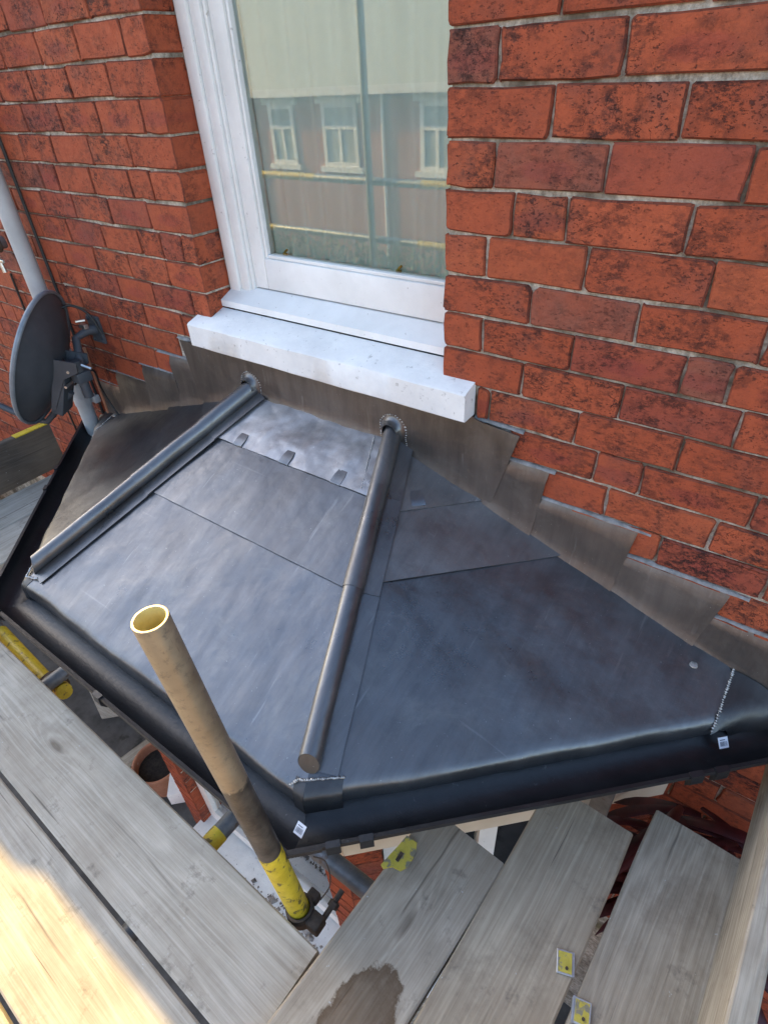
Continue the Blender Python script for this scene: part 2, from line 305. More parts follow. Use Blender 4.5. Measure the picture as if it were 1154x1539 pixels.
# ---------------------------------------------------------------- helpers
class MB:
    def __init__(s): s.v = []; s.f = []
    def add(s, vs, fs):
        k = len(s.v); s.v += [Vector(p) for p in vs]; s.f += [tuple(i+k for i in f) for f in fs]; return s
    def box(s, x0, x1, y0, y1, z0, z1, c=0.0):
        if not c:
            vs = [(x, y, z) for x in (x0, x1) for y in (y0, y1) for z in (z0, z1)]
            return s.add(vs, [(0, 1, 3, 2), (4, 6, 7, 5), (0, 4, 5, 1), (2, 3, 7, 6), (0, 2, 6, 4), (1, 5, 7, 3)])
        bm = bmesh.new(); bmesh.ops.create_cube(bm, size=1)
        for v in bm.verts: v.co = Vector(((x0+x1)/2+v.co.x*(x1-x0), (y0+y1)/2+v.co.y*(y1-y0), (z0+z1)/2+v.co.z*(z1-z0)))
        bmesh.ops.bevel(bm, geom=bm.edges[:], offset=c, segments=2, affect='EDGES', profile=0.5)
        bm.verts.index_update(); s.add([v.co.copy() for v in bm.verts], [tuple(v.index for v in f.verts) for f in bm.faces]); bm.free(); return s
    def tube(s, pts, r, seg=12, cap=True):
        pts = [Vector(p) for p in pts]; rings = []; prev = None
        for i, p in enumerate(pts):
            d = (pts[min(i+1, len(pts)-1)]-pts[max(i-1, 0)]).normalized()
            if prev is None: a = d.orthogonal().normalized()
            else: a = (prev-d*prev.dot(d)).normalized()
            prev = a; b = d.cross(a)
            rr = r[i] if hasattr(r, '__len__') else r
            rings.append([p+(a*math.cos(2*math.pi*k/seg)+b*math.sin(2*math.pi*k/seg))*rr for k in range(seg)])
        s.rings(rings, True, cap); return s
    def rings(s, rings, closed=True, cap=False):
        n = len(rings[0]); vs = [p for r in rings for p in r]; fs = []
        for i in range(len(rings)-1):
            for k in range(n if closed else n-1):
                a = i*n+k; b = i*n+(k+1) % n; fs.append((a, b, b+n, a+n))
        if cap: fs.append(tuple(reversed(range(n)))); fs.append(tuple((len(rings)-1)*n+k for k in range(n)))
        s.add(vs, fs); return s
    def lathe(s, prof, seg=28, centre=(0, 0, 0)):
        c = Vector(centre)
        s.rings([[c+Vector((r*math.cos(2*math.pi*k/seg), r*math.sin(2*math.pi*k/seg), z)) for k in range(seg)] for r, z in prof], True, False); return s
    def prism(s, poly, d0, d1, axis='y'):
        n = len(poly)
        P = (lambda a, b, d: (a, d, b)) if axis == 'y' else (lambda a, b, d: (d, a, b)) if axis == 'x' else (lambda a, b, d: (a, b, d))
        vs = [P(a, b, d0) for a, b in poly]+[P(a, b, d1) for a, b in poly]
        fs = [tuple(range(n)), tuple(reversed(range(n, 2*n)))]+[(i, i+n, (i+1) % n+n, (i+1) % n) for i in range(n)]
        return s.add(vs, fs)
    def xf(s, m): s.v = [m@p for p in s.v]; return s
    def build(s, name, mat, parent=None, smooth=False, loc=None, rot=None, solid=0.0):
        me = bpy.data.meshes.new(name); me.from_pydata([tuple(p) for p in s.v], [], s.f); me.validate()
        bm = bmesh.new(); bm.from_mesh(me); bmesh.ops.recalc_face_normals(bm, faces=bm.faces[:]); bm.to_mesh(me); bm.free()
        me.materials.append(M[mat] if isinstance(mat, str) else mat)
        if smooth:
            for p in me.polygons: p.use_smooth = True
            if smooth != 'full':
                try: me.set_sharp_from_angle(angle=R(40))
                except Exception: pass
        o = bpy.data.objects.new(name, me); col.objects.link(o)
        if loc is not None: o.location = loc
        if rot is not None: o.rotation_euler = rot
        if parent is not None: o.parent = parent
        if solid:
            md = o.modifiers.new('thickness', 'SOLIDIFY'); md.thickness = solid; md.offset = -1
            es = o.modifiers.new('edges', 'EDGE_SPLIT'); es.split_angle = R(42); es.use_edge_sharp = False
        return o
def tag(o, label=None, cat=None, group=None, kind=None):
    if label: o['label'] = label
    if cat: o['category'] = cat
    if group: o['group'] = group
    if kind: o['kind'] = kind
    return o
def thing(name, label, cat, loc=(0, 0, 0), group=None, rotz=0.0):
    o = bpy.data.objects.new(name, None); o.empty_display_size = 0.1; col.objects.link(o); o.location = loc; o.rotation_euler = (0, 0, rotz)
    return tag(o, label, cat, group)
def copy_tree(o, parent=None):
    c = o.copy(); col.objects.link(c); c.parent = parent
    for ch in list(o.children): copy_tree(ch, c)
    return c
def fbm(p, s): return noise.noise(Vector(p)*s)

# ---------------------------------------------------------------- ground and street
GZ = -4.25
tag(MB().add([(-400, -400, GZ-0.01), (400, -400, GZ-0.01), (400, 400, GZ-0.01), (-400, 400, GZ-0.01)], [(0, 1, 2, 3)]).build('ground', 'ground'), kind='structure')
tag(MB().box(-60, 60, -4.1, -2.3, GZ-0.2, GZ+0.10).build('pavement', 'paving'), kind='structure')
tag(MB().box(-60, 60, -8.4, -4.1, GZ-0.2, GZ+0.004).build('road', 'asphalt'), kind='structure')
tag(MB().box(-60, 60, -9.6, -8.4, GZ-0.2, GZ+0.10).build('pavement', 'paving'), kind='structure')

# ---------------------------------------------------------------- the house
house = thing('terraced_house', 'red brick terraced house with a white sash window above the lead bay roof', 'house', (-0.447, 0, GZ))
HI = Matrix.Translation((0.447, 0, -GZ))
def hpart(mb, name, mat, parent=house, **kw):
    """world-space mesh as a child of the house"""
    o = mb.build(name, mat, None, **kw); o.parent = parent
    o.matrix_parent_inverse = HI if parent is house else Matrix()
    return o
h = 0.0866; XL = -0.889
w = MB()
w.box(0.006, 5.0, 0.0080, 0.100, GZ, 0.50); w.box(0.100, 5.0, 0.099, 0.32, GZ, 0.50)
w.box(-12.0, XL-0.006, 0.0080, 0.32, GZ, 0.50)
w.box(XL-0.006, 0.006, 0.009, 0.32, GZ, -0.79)
w.box(XL-0.006, 0.006, 0.009, 0.32, 0.45, 0.50)
wall = hpart(w, 'wall', 'mortar')
r = MB()   # roof and rear of the house, out of the picture; its eaves shade the bay
r.prism([(-0.22, 0.50), (-0.22, 0.572), (4.2, 4.2), (8.6, 0.572), (8.6, 0.50)], -4.58, 5.3, axis='x')
r.prism([(-0.245, 0.50), (-0.245, 0.585), (4.2, 4.25), (8.6, 0.585), (8.6, 0.50)], -12.4, -4.605, axis='x')
hpart(r, 'roof', 'slate')
rw = MB(); rw.box(-12, 5, 8.0, 8.3, GZ, 0.50); rw.box(-12.3, -12, 0.32, 8.3, GZ, 0.50); rw.box(5, 5.3, 0.32, 8.3, GZ, 0.50)
rw.box(-12, 5, 0.33, 8.0, -1.0, -0.9)
hpart(rw, 'rear_wall', 'room')
scr = MB(); scr.box(-9.6, -6.6, -0.62, 0.004, GZ, 0.75)  # added unseen box, blocks low sky mirrored in the left lead
hpart(scr, 'sky_screen', 'brick')

BRICKS = []
def brick(u0, u1, v0, v1, depth, frame, parent, nm='brick', mat='brick', proud=0.0, jit=0.0036):
    """frame: 4x4 whose x runs along the face, y into the wall, z up; one brick = one small mesh, edges worn and uneven"""
    rj = lambda a: random.uniform(-a, a)
    L, H = (u1-u0)/2, (v1-v0)/2
    cr = 0.0045
    out = []
    for sx, sz in ((-1, -1), (1, -1), (1, 1), (-1, 1)):
        c = random.uniform(0.5, 1.3)*cr*(2.2 if random.random() > 0.86 else 1)
        a = (sx*(L-c), sz*H); b_ = (sx*L, sz*(H-c))
        m_ = (sx*(L-c*0.3), sz*(H-c*0.3))
        seq = (b_, m_, a) if (sx, sz) in ((-1, -1), (1, 1)) else (a, m_, b_)
        out += list(seq)
        # mid-edge vertex towards the next corner
        if (sx, sz) == (-1, -1): out.append((rj(L*0.5), -H))
        elif (sx, sz) == (1, -1): out.append((L, rj(H*0.3)))
        elif (sx, sz) == (1, 1): out.append((rj(L*0.5), H))
        else: out.append((-L, rj(H*0.3)))
    out = [(x+rj(jit)*0.7, z+rj(jit)*0.7) for x, z in out]
    n = len(out); y0 = -proud
    tw = rj(0.0012); tw2 = rj(0.0012)
    ring_b = [(x, depth, z) for x, z in out]
    ring_m = [(x, y0+0.0035+rj(0.001), z) for x, z in out]
    ring_f = [(x*(1-0.0034/L), y0+tw*x/L+tw2*z/H, z*(1-0.0032/H)) for x, z in out]
    mb = MB(); mb.rings([ring_b, ring_m, ring_f]); mb.add(ring_f, [tuple(range(n))])
    o = mb.build(nm, mat, parent)
    o.data.materials.append(M['brick_edge'])
    for p in o.data.polygons[n:2*n]: p.material_index = 1
    o.matrix_local = frame@Matrix.Translation(((u0+u1)/2, 0, (v0+v1)/2))
    BRICKS.append(o); return o
F0 = Matrix()
RP = {-1: [.214], 0: [.105, .332], 1: [.217, .444], 2: [.110, .333, .562], 3: [.159, .271, .494], 4: [.104, .324, .551],
      5: [.217, .442, .666], 6: [.105, .322, .549, .633], 7: [.215, .445, .673], 8: [.135, .360, .586], 9: [.200, .419, .525, .753],
      10: [.240, .462, .697], 11: [.380, .603, .830], 12: [.536, .760, .985]}
LP = {-2: [-1.554, -1.341, -1.116], -1: [-1.650, -1.427, -1.215, -.996], 0: [-1.748, -1.535, -1.314, -1.105],
      1: [-1.646, -1.427, -1.212, -.995], 2: [-1.740, -1.530, -1.308, -1.098], 3: [-1.890, -1.676, -1.568, -1.354, -1.139, -1.035],
      4: [-1.724, -1.519, -1.301, -1.087], 5: [-1.815, -1.611, -1.393, -1.176, -1.063, -.957], 6: [-1.704, -1.488, -1.278, -1.065],
      7: [-1.805, -1.601, -1.391, -1.181, -.974], 8: [-1.699, -1.482, -1.272, -1.057], 9: [-1.760, -1.546, -1.323, -1.114],
      10: [-1.730, -1.504, -1.289, -1.07], 11: [-1.617, -1.400, -1.19], 12: [-1.712, -1.49, -1.27], 13: [-1.82, -1.60, -1.38],
      14: [-1.93, -1.71, -1.49]}
J = 0.0036; JV = 0.0026
far = MB(); VIS = []
def far_run(x0, x1, z0, z1):
    x = x0
    while x < x1-0.05:
        e = min(x+.2165, x1); far.box(x+JV, e-JV, random.uniform(0, .0012), 0.06, z0, z1, 0.003); x = e
for c in range(-3, 34):
    z1, z0 = -c*h-J, -(c+1)*h+J
    # right of the window
    js = RP.get(c)
    if c <= 7: js = [0.0]+(js or [.11 if c % 2 else .22])
    elif c == 8: js = [0.100]+js
    elif c in RP: pass
    else: js = [(.62 if c % 2 else .73)]
    lim = 0.80 if c < 6 else 1.12
    if c > 22: lim = 0
    while js[-1] < lim: js.append(js[-1]+.225)
    far_run(js[-1], js[-1]+.2165*6, z0, z1)
    for a, b_ in zip(js, js[1:]):
        aa = a+(JV if a != 0.0 else random.uniform(-.002, .002))
        brick(aa, b_-JV, z0+random.uniform(-.001, .001), z1+random.uniform(-.001, .001), 0.10, F0, wall)
    # left of the window
    js = LP.get(c)
    if c <= 8:
        js = (js or [-1.21, -.99])+[XL]
        if c == 8: js[-1] = -0.965
    elif js is None: js = [-1.72+(.11 if c % 2 else 0), -1.5+(.11 if c % 2 else 0)]
    limL = -1.75 if c < 2 else -2.3 if c < 6 else -2.9 if c < 12 else -3.3
    if c > 23: continue
    if c > 15: js = [-1.75+(.11 if c % 2 else 0)]
    k = 0
    while js[0] > limL:
        js.insert(0, js[0]-(.108 if (k+c) % 5 == 3 else .217)); k += 1
    far_run(js[0]-.2165*(10 if c < 12 else 6), js[0], z0, z1)
    for a, b_ in zip(js, js[1:]):
        bb = b_-JV if b_ != XL else XL+random.uniform(-.003, .002)
        brick(a+JV*0.8, bb, z0+random.uniform(-.001, .001), z1+random.uniform(-.001, .001), 0.104, F0, wall)

for c in range(-6, -3):
    far_run(0.0, 1.8, -(c+1)*h+J, -c*h-J) if c % 2 else far_run(-0.0, 1.91, -(c+1)*h+J, -c*h-J)
    far_run(XL-.2165*13, XL, -(c+1)*h+J, -c*h-J)
fb = far.build('brickwork', 'brick', wall); fb['kind'] = 'stuff'
print('BRICKS', len(wall.children))

# window -------------------------------------------------------------------------------------------
xc = -0.4445; hw = 0.4445
def wpart(mb, name, mat, **kw): return mb.build(name, mat, win, **kw)
f = MB()
for s in (-1, 1):
    def bx(a, b_, y, zb=-0.655):
        if s < 0: f.box(xc-b_, xc-a, y, 0.20, zb, 0.46, 0.004)
        else: f.box(0.148-(b_-0.284), 0.148-(a-0.284), y+0.015, 0.20, zb, 0.46, 0.004)
    bx(0.395, 0.442, 0.100); bx(0.352, 0.393, 0.108); bx(0.340, 0.351, 0.116)
f.box(xc-0.338, 0.09, 0.108, 0.2, 0.40, 0.46)
win = hpart(f, 'window', 'paint', smooth=True)
f = MB()
for a, b_, y in ((0.283, 0.338, 0.124), (0.271, 0.282, 0.131)): f.box(xc-b_, xc-a, y, 0.17, -0.600, 0.40, 0.003)
f.box(-0.027, 0.030, 0.124, 0.17, -0.600, 0.40, 0.003)
f.box(xc-0.282, -0.028, 0.124, 0.17, -0.600, -0.507, 0.003); f.box(xc-0.270, -0.028, 0.131, 0.17, -0.5065, -0.496, 0.003)
wpart(f, 'sash', 'paint', smooth=True)
wpart(MB().add([(-0.720, 0.146, -0.500), (-0.025, 0.146, -0.500), (-0.025, 0.146, 0.41), (-0.720, 0.146, 0.41)], [(0, 1, 2, 3)]), 'glass', 'glass')
f = MB(); f.prism([(0.205, -0.655), (0.052, -0.656), (0.052, -0.636), (0.125, -0.604), (0.205, -0.604)], XL+0.003, -0.003, axis='x')
wpart(f, 'timber_sill', 'paint')
rows = []
for k in range(2):
    z = (-0.512, 0.42)[k]
    rows.append([(-0.76+0.80*i/120, 0.172+0.010*math.sin(i*0.55+0.4*math.sin(i*0.21))+0.006*math.sin(i*0.23+k*0.6), z+(0.006*math.sin(i*0.4) if k == 0 else 0)) for i in range(121)])
wpart(MB().rings(rows, False), 'net_curtain', 'curtain', smooth='full', solid=0.001)
for x in (-0.66, -0.235):
    m_ = MB(); m_.tube([(x, 0.149, -0.492), (x, 0.155, -0.486), (x+0.008, 0.157, -0.480)], 0.0035, 8); m_.box(x-0.008, x+0.008, 0.151, 0.156, -0.496, -0.490)
    wpart(m_, 'sash_lift', 'brass', smooth=True)
# stone sill
f = MB()
n_ = 30
rings = []
for i in range(n_+1):
    x = -0.958+1.053*i/n_
    e = lambda k: 0.0018*fbm((x*9, k*3.1, 0.3), 1.0)
    yb = 0.055 if XL-0.004 < x < 0.004 else 0.004
    zb = -0.662 if yb > 0.01 else -0.680
    rings.append([(x, yb, -0.772), (x, -0.046, -0.774+e(1)), (x, -0.050+e(2), -0.770+e(3)), (x, -0.050+e(4), -0.700+e(5)), (x, -0.045, -0.6945+e(6)), (x, yb, zb)])
f.rings(rings, True, True)
hpart(f, 'window_sill', 'sill', smooth=True)

# bay walls below the roof ------------------------------------------------------------------------
Q = math.sqrt(0.5)
bayc = [(-0.447-1.277, 0.0), (-1.009, -0.715), (0.115, -0.715), (0.830, 0.0)]
m_ = MB()
def slab_along(mb, p0, p1, th, z0, z1, s0, s1):
    """vertical slab on the wall line p0->p1 between distances s0,s1; outer face on the line, th inwards"""
    p0 = Vector(p0); p1 = Vector(p1); d = (p1-p0).normalized(); nrm = Vector((-d.y, d.x))
    a = p0+d*s0; b_ = p0+d*s1
    q = [a, b_, b_+nrm*th, a+nrm*th]
    mb.add([(p.x, p.y, z) for z in (z0, z1) for p in q], [(3, 2, 1, 0), (4, 5, 6, 7), (0, 1, 5, 4), (1, 2, 6, 5), (2, 3, 7, 6), (3, 0, 4, 7)])
piers = []
for i in range(3):
    p0, p1 = bayc[i], bayc[i+1]; Ls = (Vector(p1)-Vector(p0)).length
    for s0, s1 in ((0.0, 0.115 if i else 0.19), (Ls-0.115 if i < 2 else Ls-0.19, Ls)):
        piers.append((p0, p1, s0, s1))
for p0, p1, s0, s1 in piers:
    d = (Vector(p1)-Vector(p0)).normalized()
    m0 = Vector((p0[0]-d.y*0.008, p0[1]+d.x*0.008)); m1 = Vector((p1[0]-d.y*0.008, p1[1]+d.x*0.008))
    slab_along(m_, m0, m1, 0.10, GZ, -1.90, s0+0.003, s1-0.003)
for i in range(3):
    p0, p1 = Vector(bayc[i]), Vector(bayc[i+1]); d = (p1-p0).normalized(); off = Vector((-d.y, d.x))*0.008
    slab_along(m_, p0+off, p1+off, 0.10, GZ, -2.98, 0.12, (p1-p0).length-0.12)
bay = hpart(m_, 'bay_wall', 'mortar')
for p0, p1, s0, s1 in piers:
    d = (Vector(p1)-Vector(p0)).normalized(); fr = Matrix.Translation((p0[0], p0[1], 0))@Matrix.Rotation(math.atan2(d.y, d.x), 4, 'Z')
    for c in range(22, 36):
        z1, z0 = -c*h-J, -(c+1)*h+J
        if z1 < -3.1: break
        if s1-s0 > 0.15 and c % 2:
            mid = (s0+s1)/2; spans = [(s0, mid-J), (mid+J, s1)]
        else: spans = [(s0, s1)]
        for a, b_ in spans: brick(a, b_, z0, z1, 0.07, fr, bay)
for i in range(3):
    p0, p1 = Vector(bayc[i]), Vector(bayc[i+1]); Ls = (p1-p0).length; d = (p1-p0).normalized()
    m_ = MB(); slab_along(m_, p0-Vector((-d.y, d.x))*0.004, p1-Vector((-d.y, d.x))*0.004, 0.12, -1.905, -1.36, 0.0, Ls)
    hpart(m_, 'bay_lintel', 'cream')
    m_ = MB(); off = Vector((-d.y, d.x))
    a, b_ = (0.12 if i else 0.195), Ls-(0.12 if i < 2 else 0.195)
    for t0, t1 in ((a, a+0.055), ((a+b_)/2-0.03, (a+b_)/2+0.03), (b_-0.055, b_)): slab_along(m_, p0+off*0.045, p1+off*0.045, 0.05, -2.97, -1.91, t0, t1)
    slab_along(m_, p0+off*0.046, p1+off*0.046, 0.048, -2.95, -2.87, a, b_)
    bw = hpart(m_, 'bay_window', 'paint')
    m_ = MB(); slab_along(m_, p0+off*0.065, p1+off*0.065, 0.004, -2.90, -1.91, a+0.02, b_-0.02)
    m_.build('pane', 'glass', bw)
    m_ = MB(); slab_along(m_, p0-off*0.12, p1-off*0.12, 0.20, -3.06, -2.97, a-0.03, b_+0.03)
    m_.build('sill', 'sill', bw)
m_ = MB(); m_.box(-0.9, 0.0, -0.45, -0.40, GZ, -1.4); hpart(m_, 'bay_interior', 'room')

# ---------------------------------------------------------------- lead bay roof
roof = thing('bay_roof', 'grey lead covered hipped bay roof with two wood-cored rolls under the window sill', 'bay roof', (-0.447, -0.4, -1.3))
RI = Matrix.Translation((0.447, 0.4, 1.3))
def rpart(mb, name, mat, parent=roof, **kw):
    o = mb.build(name, mat, None, **kw); o.parent = parent; o.matrix_parent_inverse = RI if parent is roof else Matrix(); return o
K = 0.4146; TZ = -0.92; SL = 0.4695
FRM = {'front': (Vector((-0.447, 0, 0)), Vector((0, -1, 0)), Vector((1, 0, 0))),
       'right': (Vector((-0.184, 0, 0)), Vector((Q, -Q, 0)), Vector((Q, Q, 0))),
       'left': (Vector((-0.710, 0, 0)), Vector((-Q, -Q, 0)), Vector((-Q, Q, 0)))}
def P3(fr, t, s, z):
    H_, o_, e_ = FRM[fr]; return H_+o_*t+e_*s+Vector((0, 0, z))
DRIP = [(0.790, TZ-SL*0.790), (0.808, TZ-SL*0.806), (0.820, -1.3045), (0.8285, -1.3105), (0.8330, -1.319), (0.8345, -1.331), (0.8350, -1.352)]
def slope_rows(t0, t1, n, drip=False):
    rows = [(t0+(t1-t0)*i/n, TZ-SL*(t0+(t1-t0)*i/n)) for i in range(n+1)]
    return rows+(DRIP[1:] if drip else [])
def sheet(fr, rows, s0, s1, off0, off1, ncol, mat, amp=0.0022, name='lead_sheet', sc=7.0, seed=0.0, edge_wave=0.0, parent=roof, sag=0.0):
    rings = []
    n = len(rows)
    for i, (t, z) in enumerate(rows):
        a, b_ = s0(t), s1(t); off = off0+(off1-off0)*i/(n-1); ring = []
        dr = 1.0 if t > 0.827 else 0.0
        for k in range(ncol+1):
            s = a+(b_-a)*k/ncol
            p = P3(fr, t, s, z)
            q = Vector((p.x, p.y, seed))
            d = amp*(fbm(q, sc)+0.6*fbm(q, sc*2.3))*min(1.0, 0.15+min(s-a, b_-s)/0.12)+off
            if dr: d += 0.004*fbm(q, 6.0)
            fade = min(1.0, min(k, ncol-k)/2.0) if k in (0, ncol) else 1.0
            tt = t+d*(0.42 if not dr else 1.0)+(edge_wave*fbm(q, 14) if i == n-1 else 0)
            if sag and t > 0.77: tt += sag*max(0, fbm(q, 3.1))
            ring.append(P3(fr, tt, s, z+d*(0.9 if not dr else 0.1)))
        rings.append(ring)
    return rpart(MB().rings(rings, False), name, mat, parent, smooth='full', solid=0.0030)
sF0 = lambda t: -(0.263+K*t); sF1 = lambda t: 0.263+K*t
sC0 = lambda t: -K*t
sR1 = lambda t: min(t-0.001, 1.457-t); sL1 = lambda t: min(t-0.001, 1.470-t)
# underlying sheets, top one laps the middle, the middle laps the lower
sheet('front', slope_rows(0.385, 0.790, 16, True), sF0, sF1, 0.001, 0.001, 44, 'lead', seed=1.0, sag=0.005, amp=0.003)
sheet('front', slope_rows(0.150, 0.421, 10), sF0, sF1, 0.001, 0.0045, 36, 'lead', seed=2.0)
sheet('front', slope_rows(0.0, 0.186, 8), sF0, sF1, 0.004, 0.0075, 30, 'lead_pale', seed=3.0, amp=0.0035, sc=13)
sheet('right', slope_rows(0.385, 0.790, 16, True), sC0, sR1, 0.001, 0.001, 44, 'lead_right', seed=4.0, sag=0.005, amp=0.003)
sheet('right', slope_rows(0.120, 0.410, 10), sC0, sR1, 0.001, 0.0042, 30, 'lead_mid', seed=5.0)
sheet('right', slope_rows(0.0, 0.234, 8), sC0, sR1, 0.004, 0.0072, 20, 'lead_mid', seed=6.0, amp=0.002)
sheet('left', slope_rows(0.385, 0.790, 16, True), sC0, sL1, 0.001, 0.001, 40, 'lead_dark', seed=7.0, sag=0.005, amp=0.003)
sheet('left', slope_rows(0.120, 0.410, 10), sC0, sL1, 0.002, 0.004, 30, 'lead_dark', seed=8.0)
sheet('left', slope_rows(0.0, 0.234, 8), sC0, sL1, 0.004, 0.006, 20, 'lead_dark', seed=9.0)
# hip rolls
nF = Vector((0, -0.4253, 0.905)); nRt = Vector((0.4253*Q, -0.4253*Q, 0.905)); nLt = Vector((-0.4253*Q, -0.4253*Q, 0.905))
def hip_roll(top, bot, n_over, n_under, side):
    top = Vector(top); bot = Vector(bot); ax = (bot-top); Lh = ax.length; ax.normalize()
    up = (n_over+n_under).normalized(); up = (up-ax*up.dot(ax)).normalized()
    def away(nn, other):
        d = nn.cross(ax).normalized()
        if d.dot(other) > 0: d = -d
        return d
    dO = away(n_over, n_under); dU = away(n_under, n_over)
    bdir = up.cross(ax).normalized()
    if bdir.dot(dO) < 0: bdir = -bdir
    segs = [(0.725, 0.985, 0.0000, 'lead_roll'), (0.225+0.27, 0.745, 0.0015, 'lead_roll'), (0.0, 0.52, 0.0, 'lead_roll')]
    cuts = [(0.0, 0.225, 0.0052), (0.205, 0.515, 0.0026), (0.495, 0.955, 0.0)]
    root = None
    for a, b_, ex in cuts:
        rings = []
        nseg = max(4, int((b_-a)*30))
        for i in range(nseg+1):
            u = a+(b_-a)*i/nseg
            c = top+ax*Lh*u
            rad = 0.0238+ex*0.75+0.0005*fbm((u*9, side*5.0, ex*300), 1.0)
            wv = 0.0015*fbm((u*7, side*3, 2.0), 1.0)
            cen = up*(0.0245+wv)
            lay = 0.0048+ex*0.8+(0.0030 if u < 0.23 else 0.0015 if u < 0.52 else 0.0)
            prof = [dO*(0.066+0.002*fbm((u*5, side, 9), 1.0))+up*(lay-0.0005), dO*0.042+up*lay, dO*0.0175+up*(lay+0.0003)]
            for k in range(17):
                th = R(-56)+(math.pi+R(112))*k/16
                prof.append(cen+(bdir*math.cos(th)+up*math.sin(th))*rad)
            prof += [dU*0.0165+up*(lay*0.9), dU*0.0260+up*(lay*0.8)]
            if u > 0.95: rings.append([c+p-ax*max(0.0, p.dot(up)-0.010)*0.75 for p in prof])
            else: rings.append([c+p for p in prof])
        o = rpart(MB().rings(rings, False), 'roll' if root is None else 'sleeve', 'lead_roll', roof if root is None else root, smooth=True, solid=0.0022)
        if root is None: root = o
    # cut lower end of the roll, closed with a welded disc
    c = top+ax*Lh*0.955; cap = []
    for k in range(24):
        th = 2*math.pi*k/24; off = up*0.0235+(bdir*math.cos(th)+up*math.sin(th))*0.0238
        cap.append(c+off-ax*(off.dot(up)-0.01)*0.75)
    mid = sum(cap, Vector())/24+ax*0.003
    mb = MB(); mb.add(cap+[mid], [(k, (k+1) % 24, 24) for k in range(24)])
    rings = [[c+up*0.0235+(bdir*math.cos(2*math.pi*k/24)+up*math.sin(2*math.pi*k/24))*0.0236-ax*0.05 for k in range(24)], cap]
    mb.rings(rings, True)
    rpart(mb, 'roll_end', 'lead_end', root, smooth=True)
    return root
rollR = hip_roll((-0.162, 0.004, TZ+0.008), (0.156, -0.82, -1.305), nRt, nF, 1.0)
rollL = hip_roll((-0.735, 0.004, TZ+0.008), (-1.050, -0.82, -1.305), nF, nLt, 2.0)
# weld beads: a chain of overlapping little ripples
def bead(pts, rad=0.0032, step=0.005, name='weld_bead', mat='weld', parent=roof):
    mb = MB(); pts = [Vector(p) for p in pts]
    for a, b_ in zip(pts, pts[1:]):
        n = max(1, int((b_-a).length/step))
        for i in range(n):
            c = a.lerp(b_, i/n)+Vector((random.uniform(-1, 1), random.uniform(-1, 1), random.uniform(-1, 1)))*0.0008
            r_ = rad*random.uniform(0.7, 1.25)
            vs = [c+Vector(d)*r_ for d in ((1, 0, 0), (-1, 0, 0), (0, 1, 0), (0, -1, 0), (0, 0, 0.75), (0, 0, -0.75))]
            mb.add(vs, [(0, 2, 4), (2, 1, 4), (1, 3, 4), (3, 0, 4), (2, 0, 5), (1, 2, 5), (3, 1, 5), (0, 3, 5)])
    return rpart(mb, name, mat, parent, smooth='full')
for cx_, zz in ((-0.155, -0.882), (-0.742, -0.882)):
    arc = [(cx_+0.046*math.cos(th), -0.011, zz+0.046*math.sin(th)) for th in [R(200-220*i/20) for i in range(21)]]
    arc = [(cx_-0.043, -0.012, zz-0.05)]+arc+[(cx_+0.048, -0.012, zz-0.05)]
    bead(arc, 0.0034)
    mb = MB(); n = 28
    rings = [[(cx_+rr*math.cos(th), yy, zz+rr*math.sin(th)) for th in [2*math.pi*k/n for k in range(n)]] for rr, yy in ((0.044, -0.0105), (0.036, -0.0125), (0.029, -0.020), (0.0255, -0.034))]
    rpart(mb.rings(rings, True), 'roll_collar', 'lead_roll', smooth='full', solid=0.002)
bead([P3('front', t, sF1(t)-0.043, TZ-SL*t+0.0105) for t in (0.02, 0.06, 0.12, 0.18)], 0.0028)
bead([P3('right', t, sC0(t)+0.072, TZ-SL*t+0.0115) for t in (0.02, 0.08, 0.15, 0.21)], 0.0028)
# clips holding the laps
def clip(fr, t, s, wd=0.038):
    mb = MB(); rows = []
    prof = [(-0.036, 0.0115), (-0.018, 0.0122), (0.004, 0.0122), (0.007, 0.0095), (0.0065, 0.004)]
    for dt, up_ in prof:
        ww = wd*(0.78 if dt == prof[0][0] else 1.0)
        rows.append([P3(fr, t+dt, s+ww*(k/4-0.5), TZ-SL*(t+dt)+up_+0.0006*random.random()) for k in range(5)])
    rpart(mb.rings(rows, False), 'lead_clip', 'lead', smooth=True, solid=0.0022)
for s in (-0.205, 0.0, 0.206): clip('front', 0.184, s)
clip('right', 0.222, 0.045)
# eaves corner caps with welded seams, end gussets
for fr, lo_, hi_ in (('front', lambda t: sF1(t)-0.030, sF1), ('right', sC0, lambda t: sC0(t)+0.085), ('front', sF0, lambda t: sF0(t)+0.028), ('left', sC0, lambda t: sC0(t)+0.05)):
    sheet(fr, [(0.806, TZ-SL*0.804)]+DRIP[2:]+[(0.836, -1.368)], lo_, hi_, 0.002, 0.0035, 8, 'lead_dark', amp=0.003, name='corner_cap', sc=20)
bead([P3('front', 0.828, sF1(0.82)-0.034, -1.300), P3('front', 0.812, sF1(0.815)-0.022, -1.294), P3('front', 0.806, sF1(0.80), -1.290), P3('right', 0.808, sC0(0.80)+0.04, -1.291), P3('right', 0.812, sC0(0.80)+0.085, -1.2935)], 0.0042, 0.0045)
bead([P3('front', 0.80, sF0(0.80)+0.04, -1.287), P3('front', 0.812, sF0(0.80)-0.005, -1.291), P3('left', 0.805, sC0(0.80)+0.05, -1.289)], 0.005, 0.0045)
bead([P3('left', t, sC0(t)+0.03, TZ-SL*t+0.014) for t in (0.74, 0.79)], 0.005, 0.005)
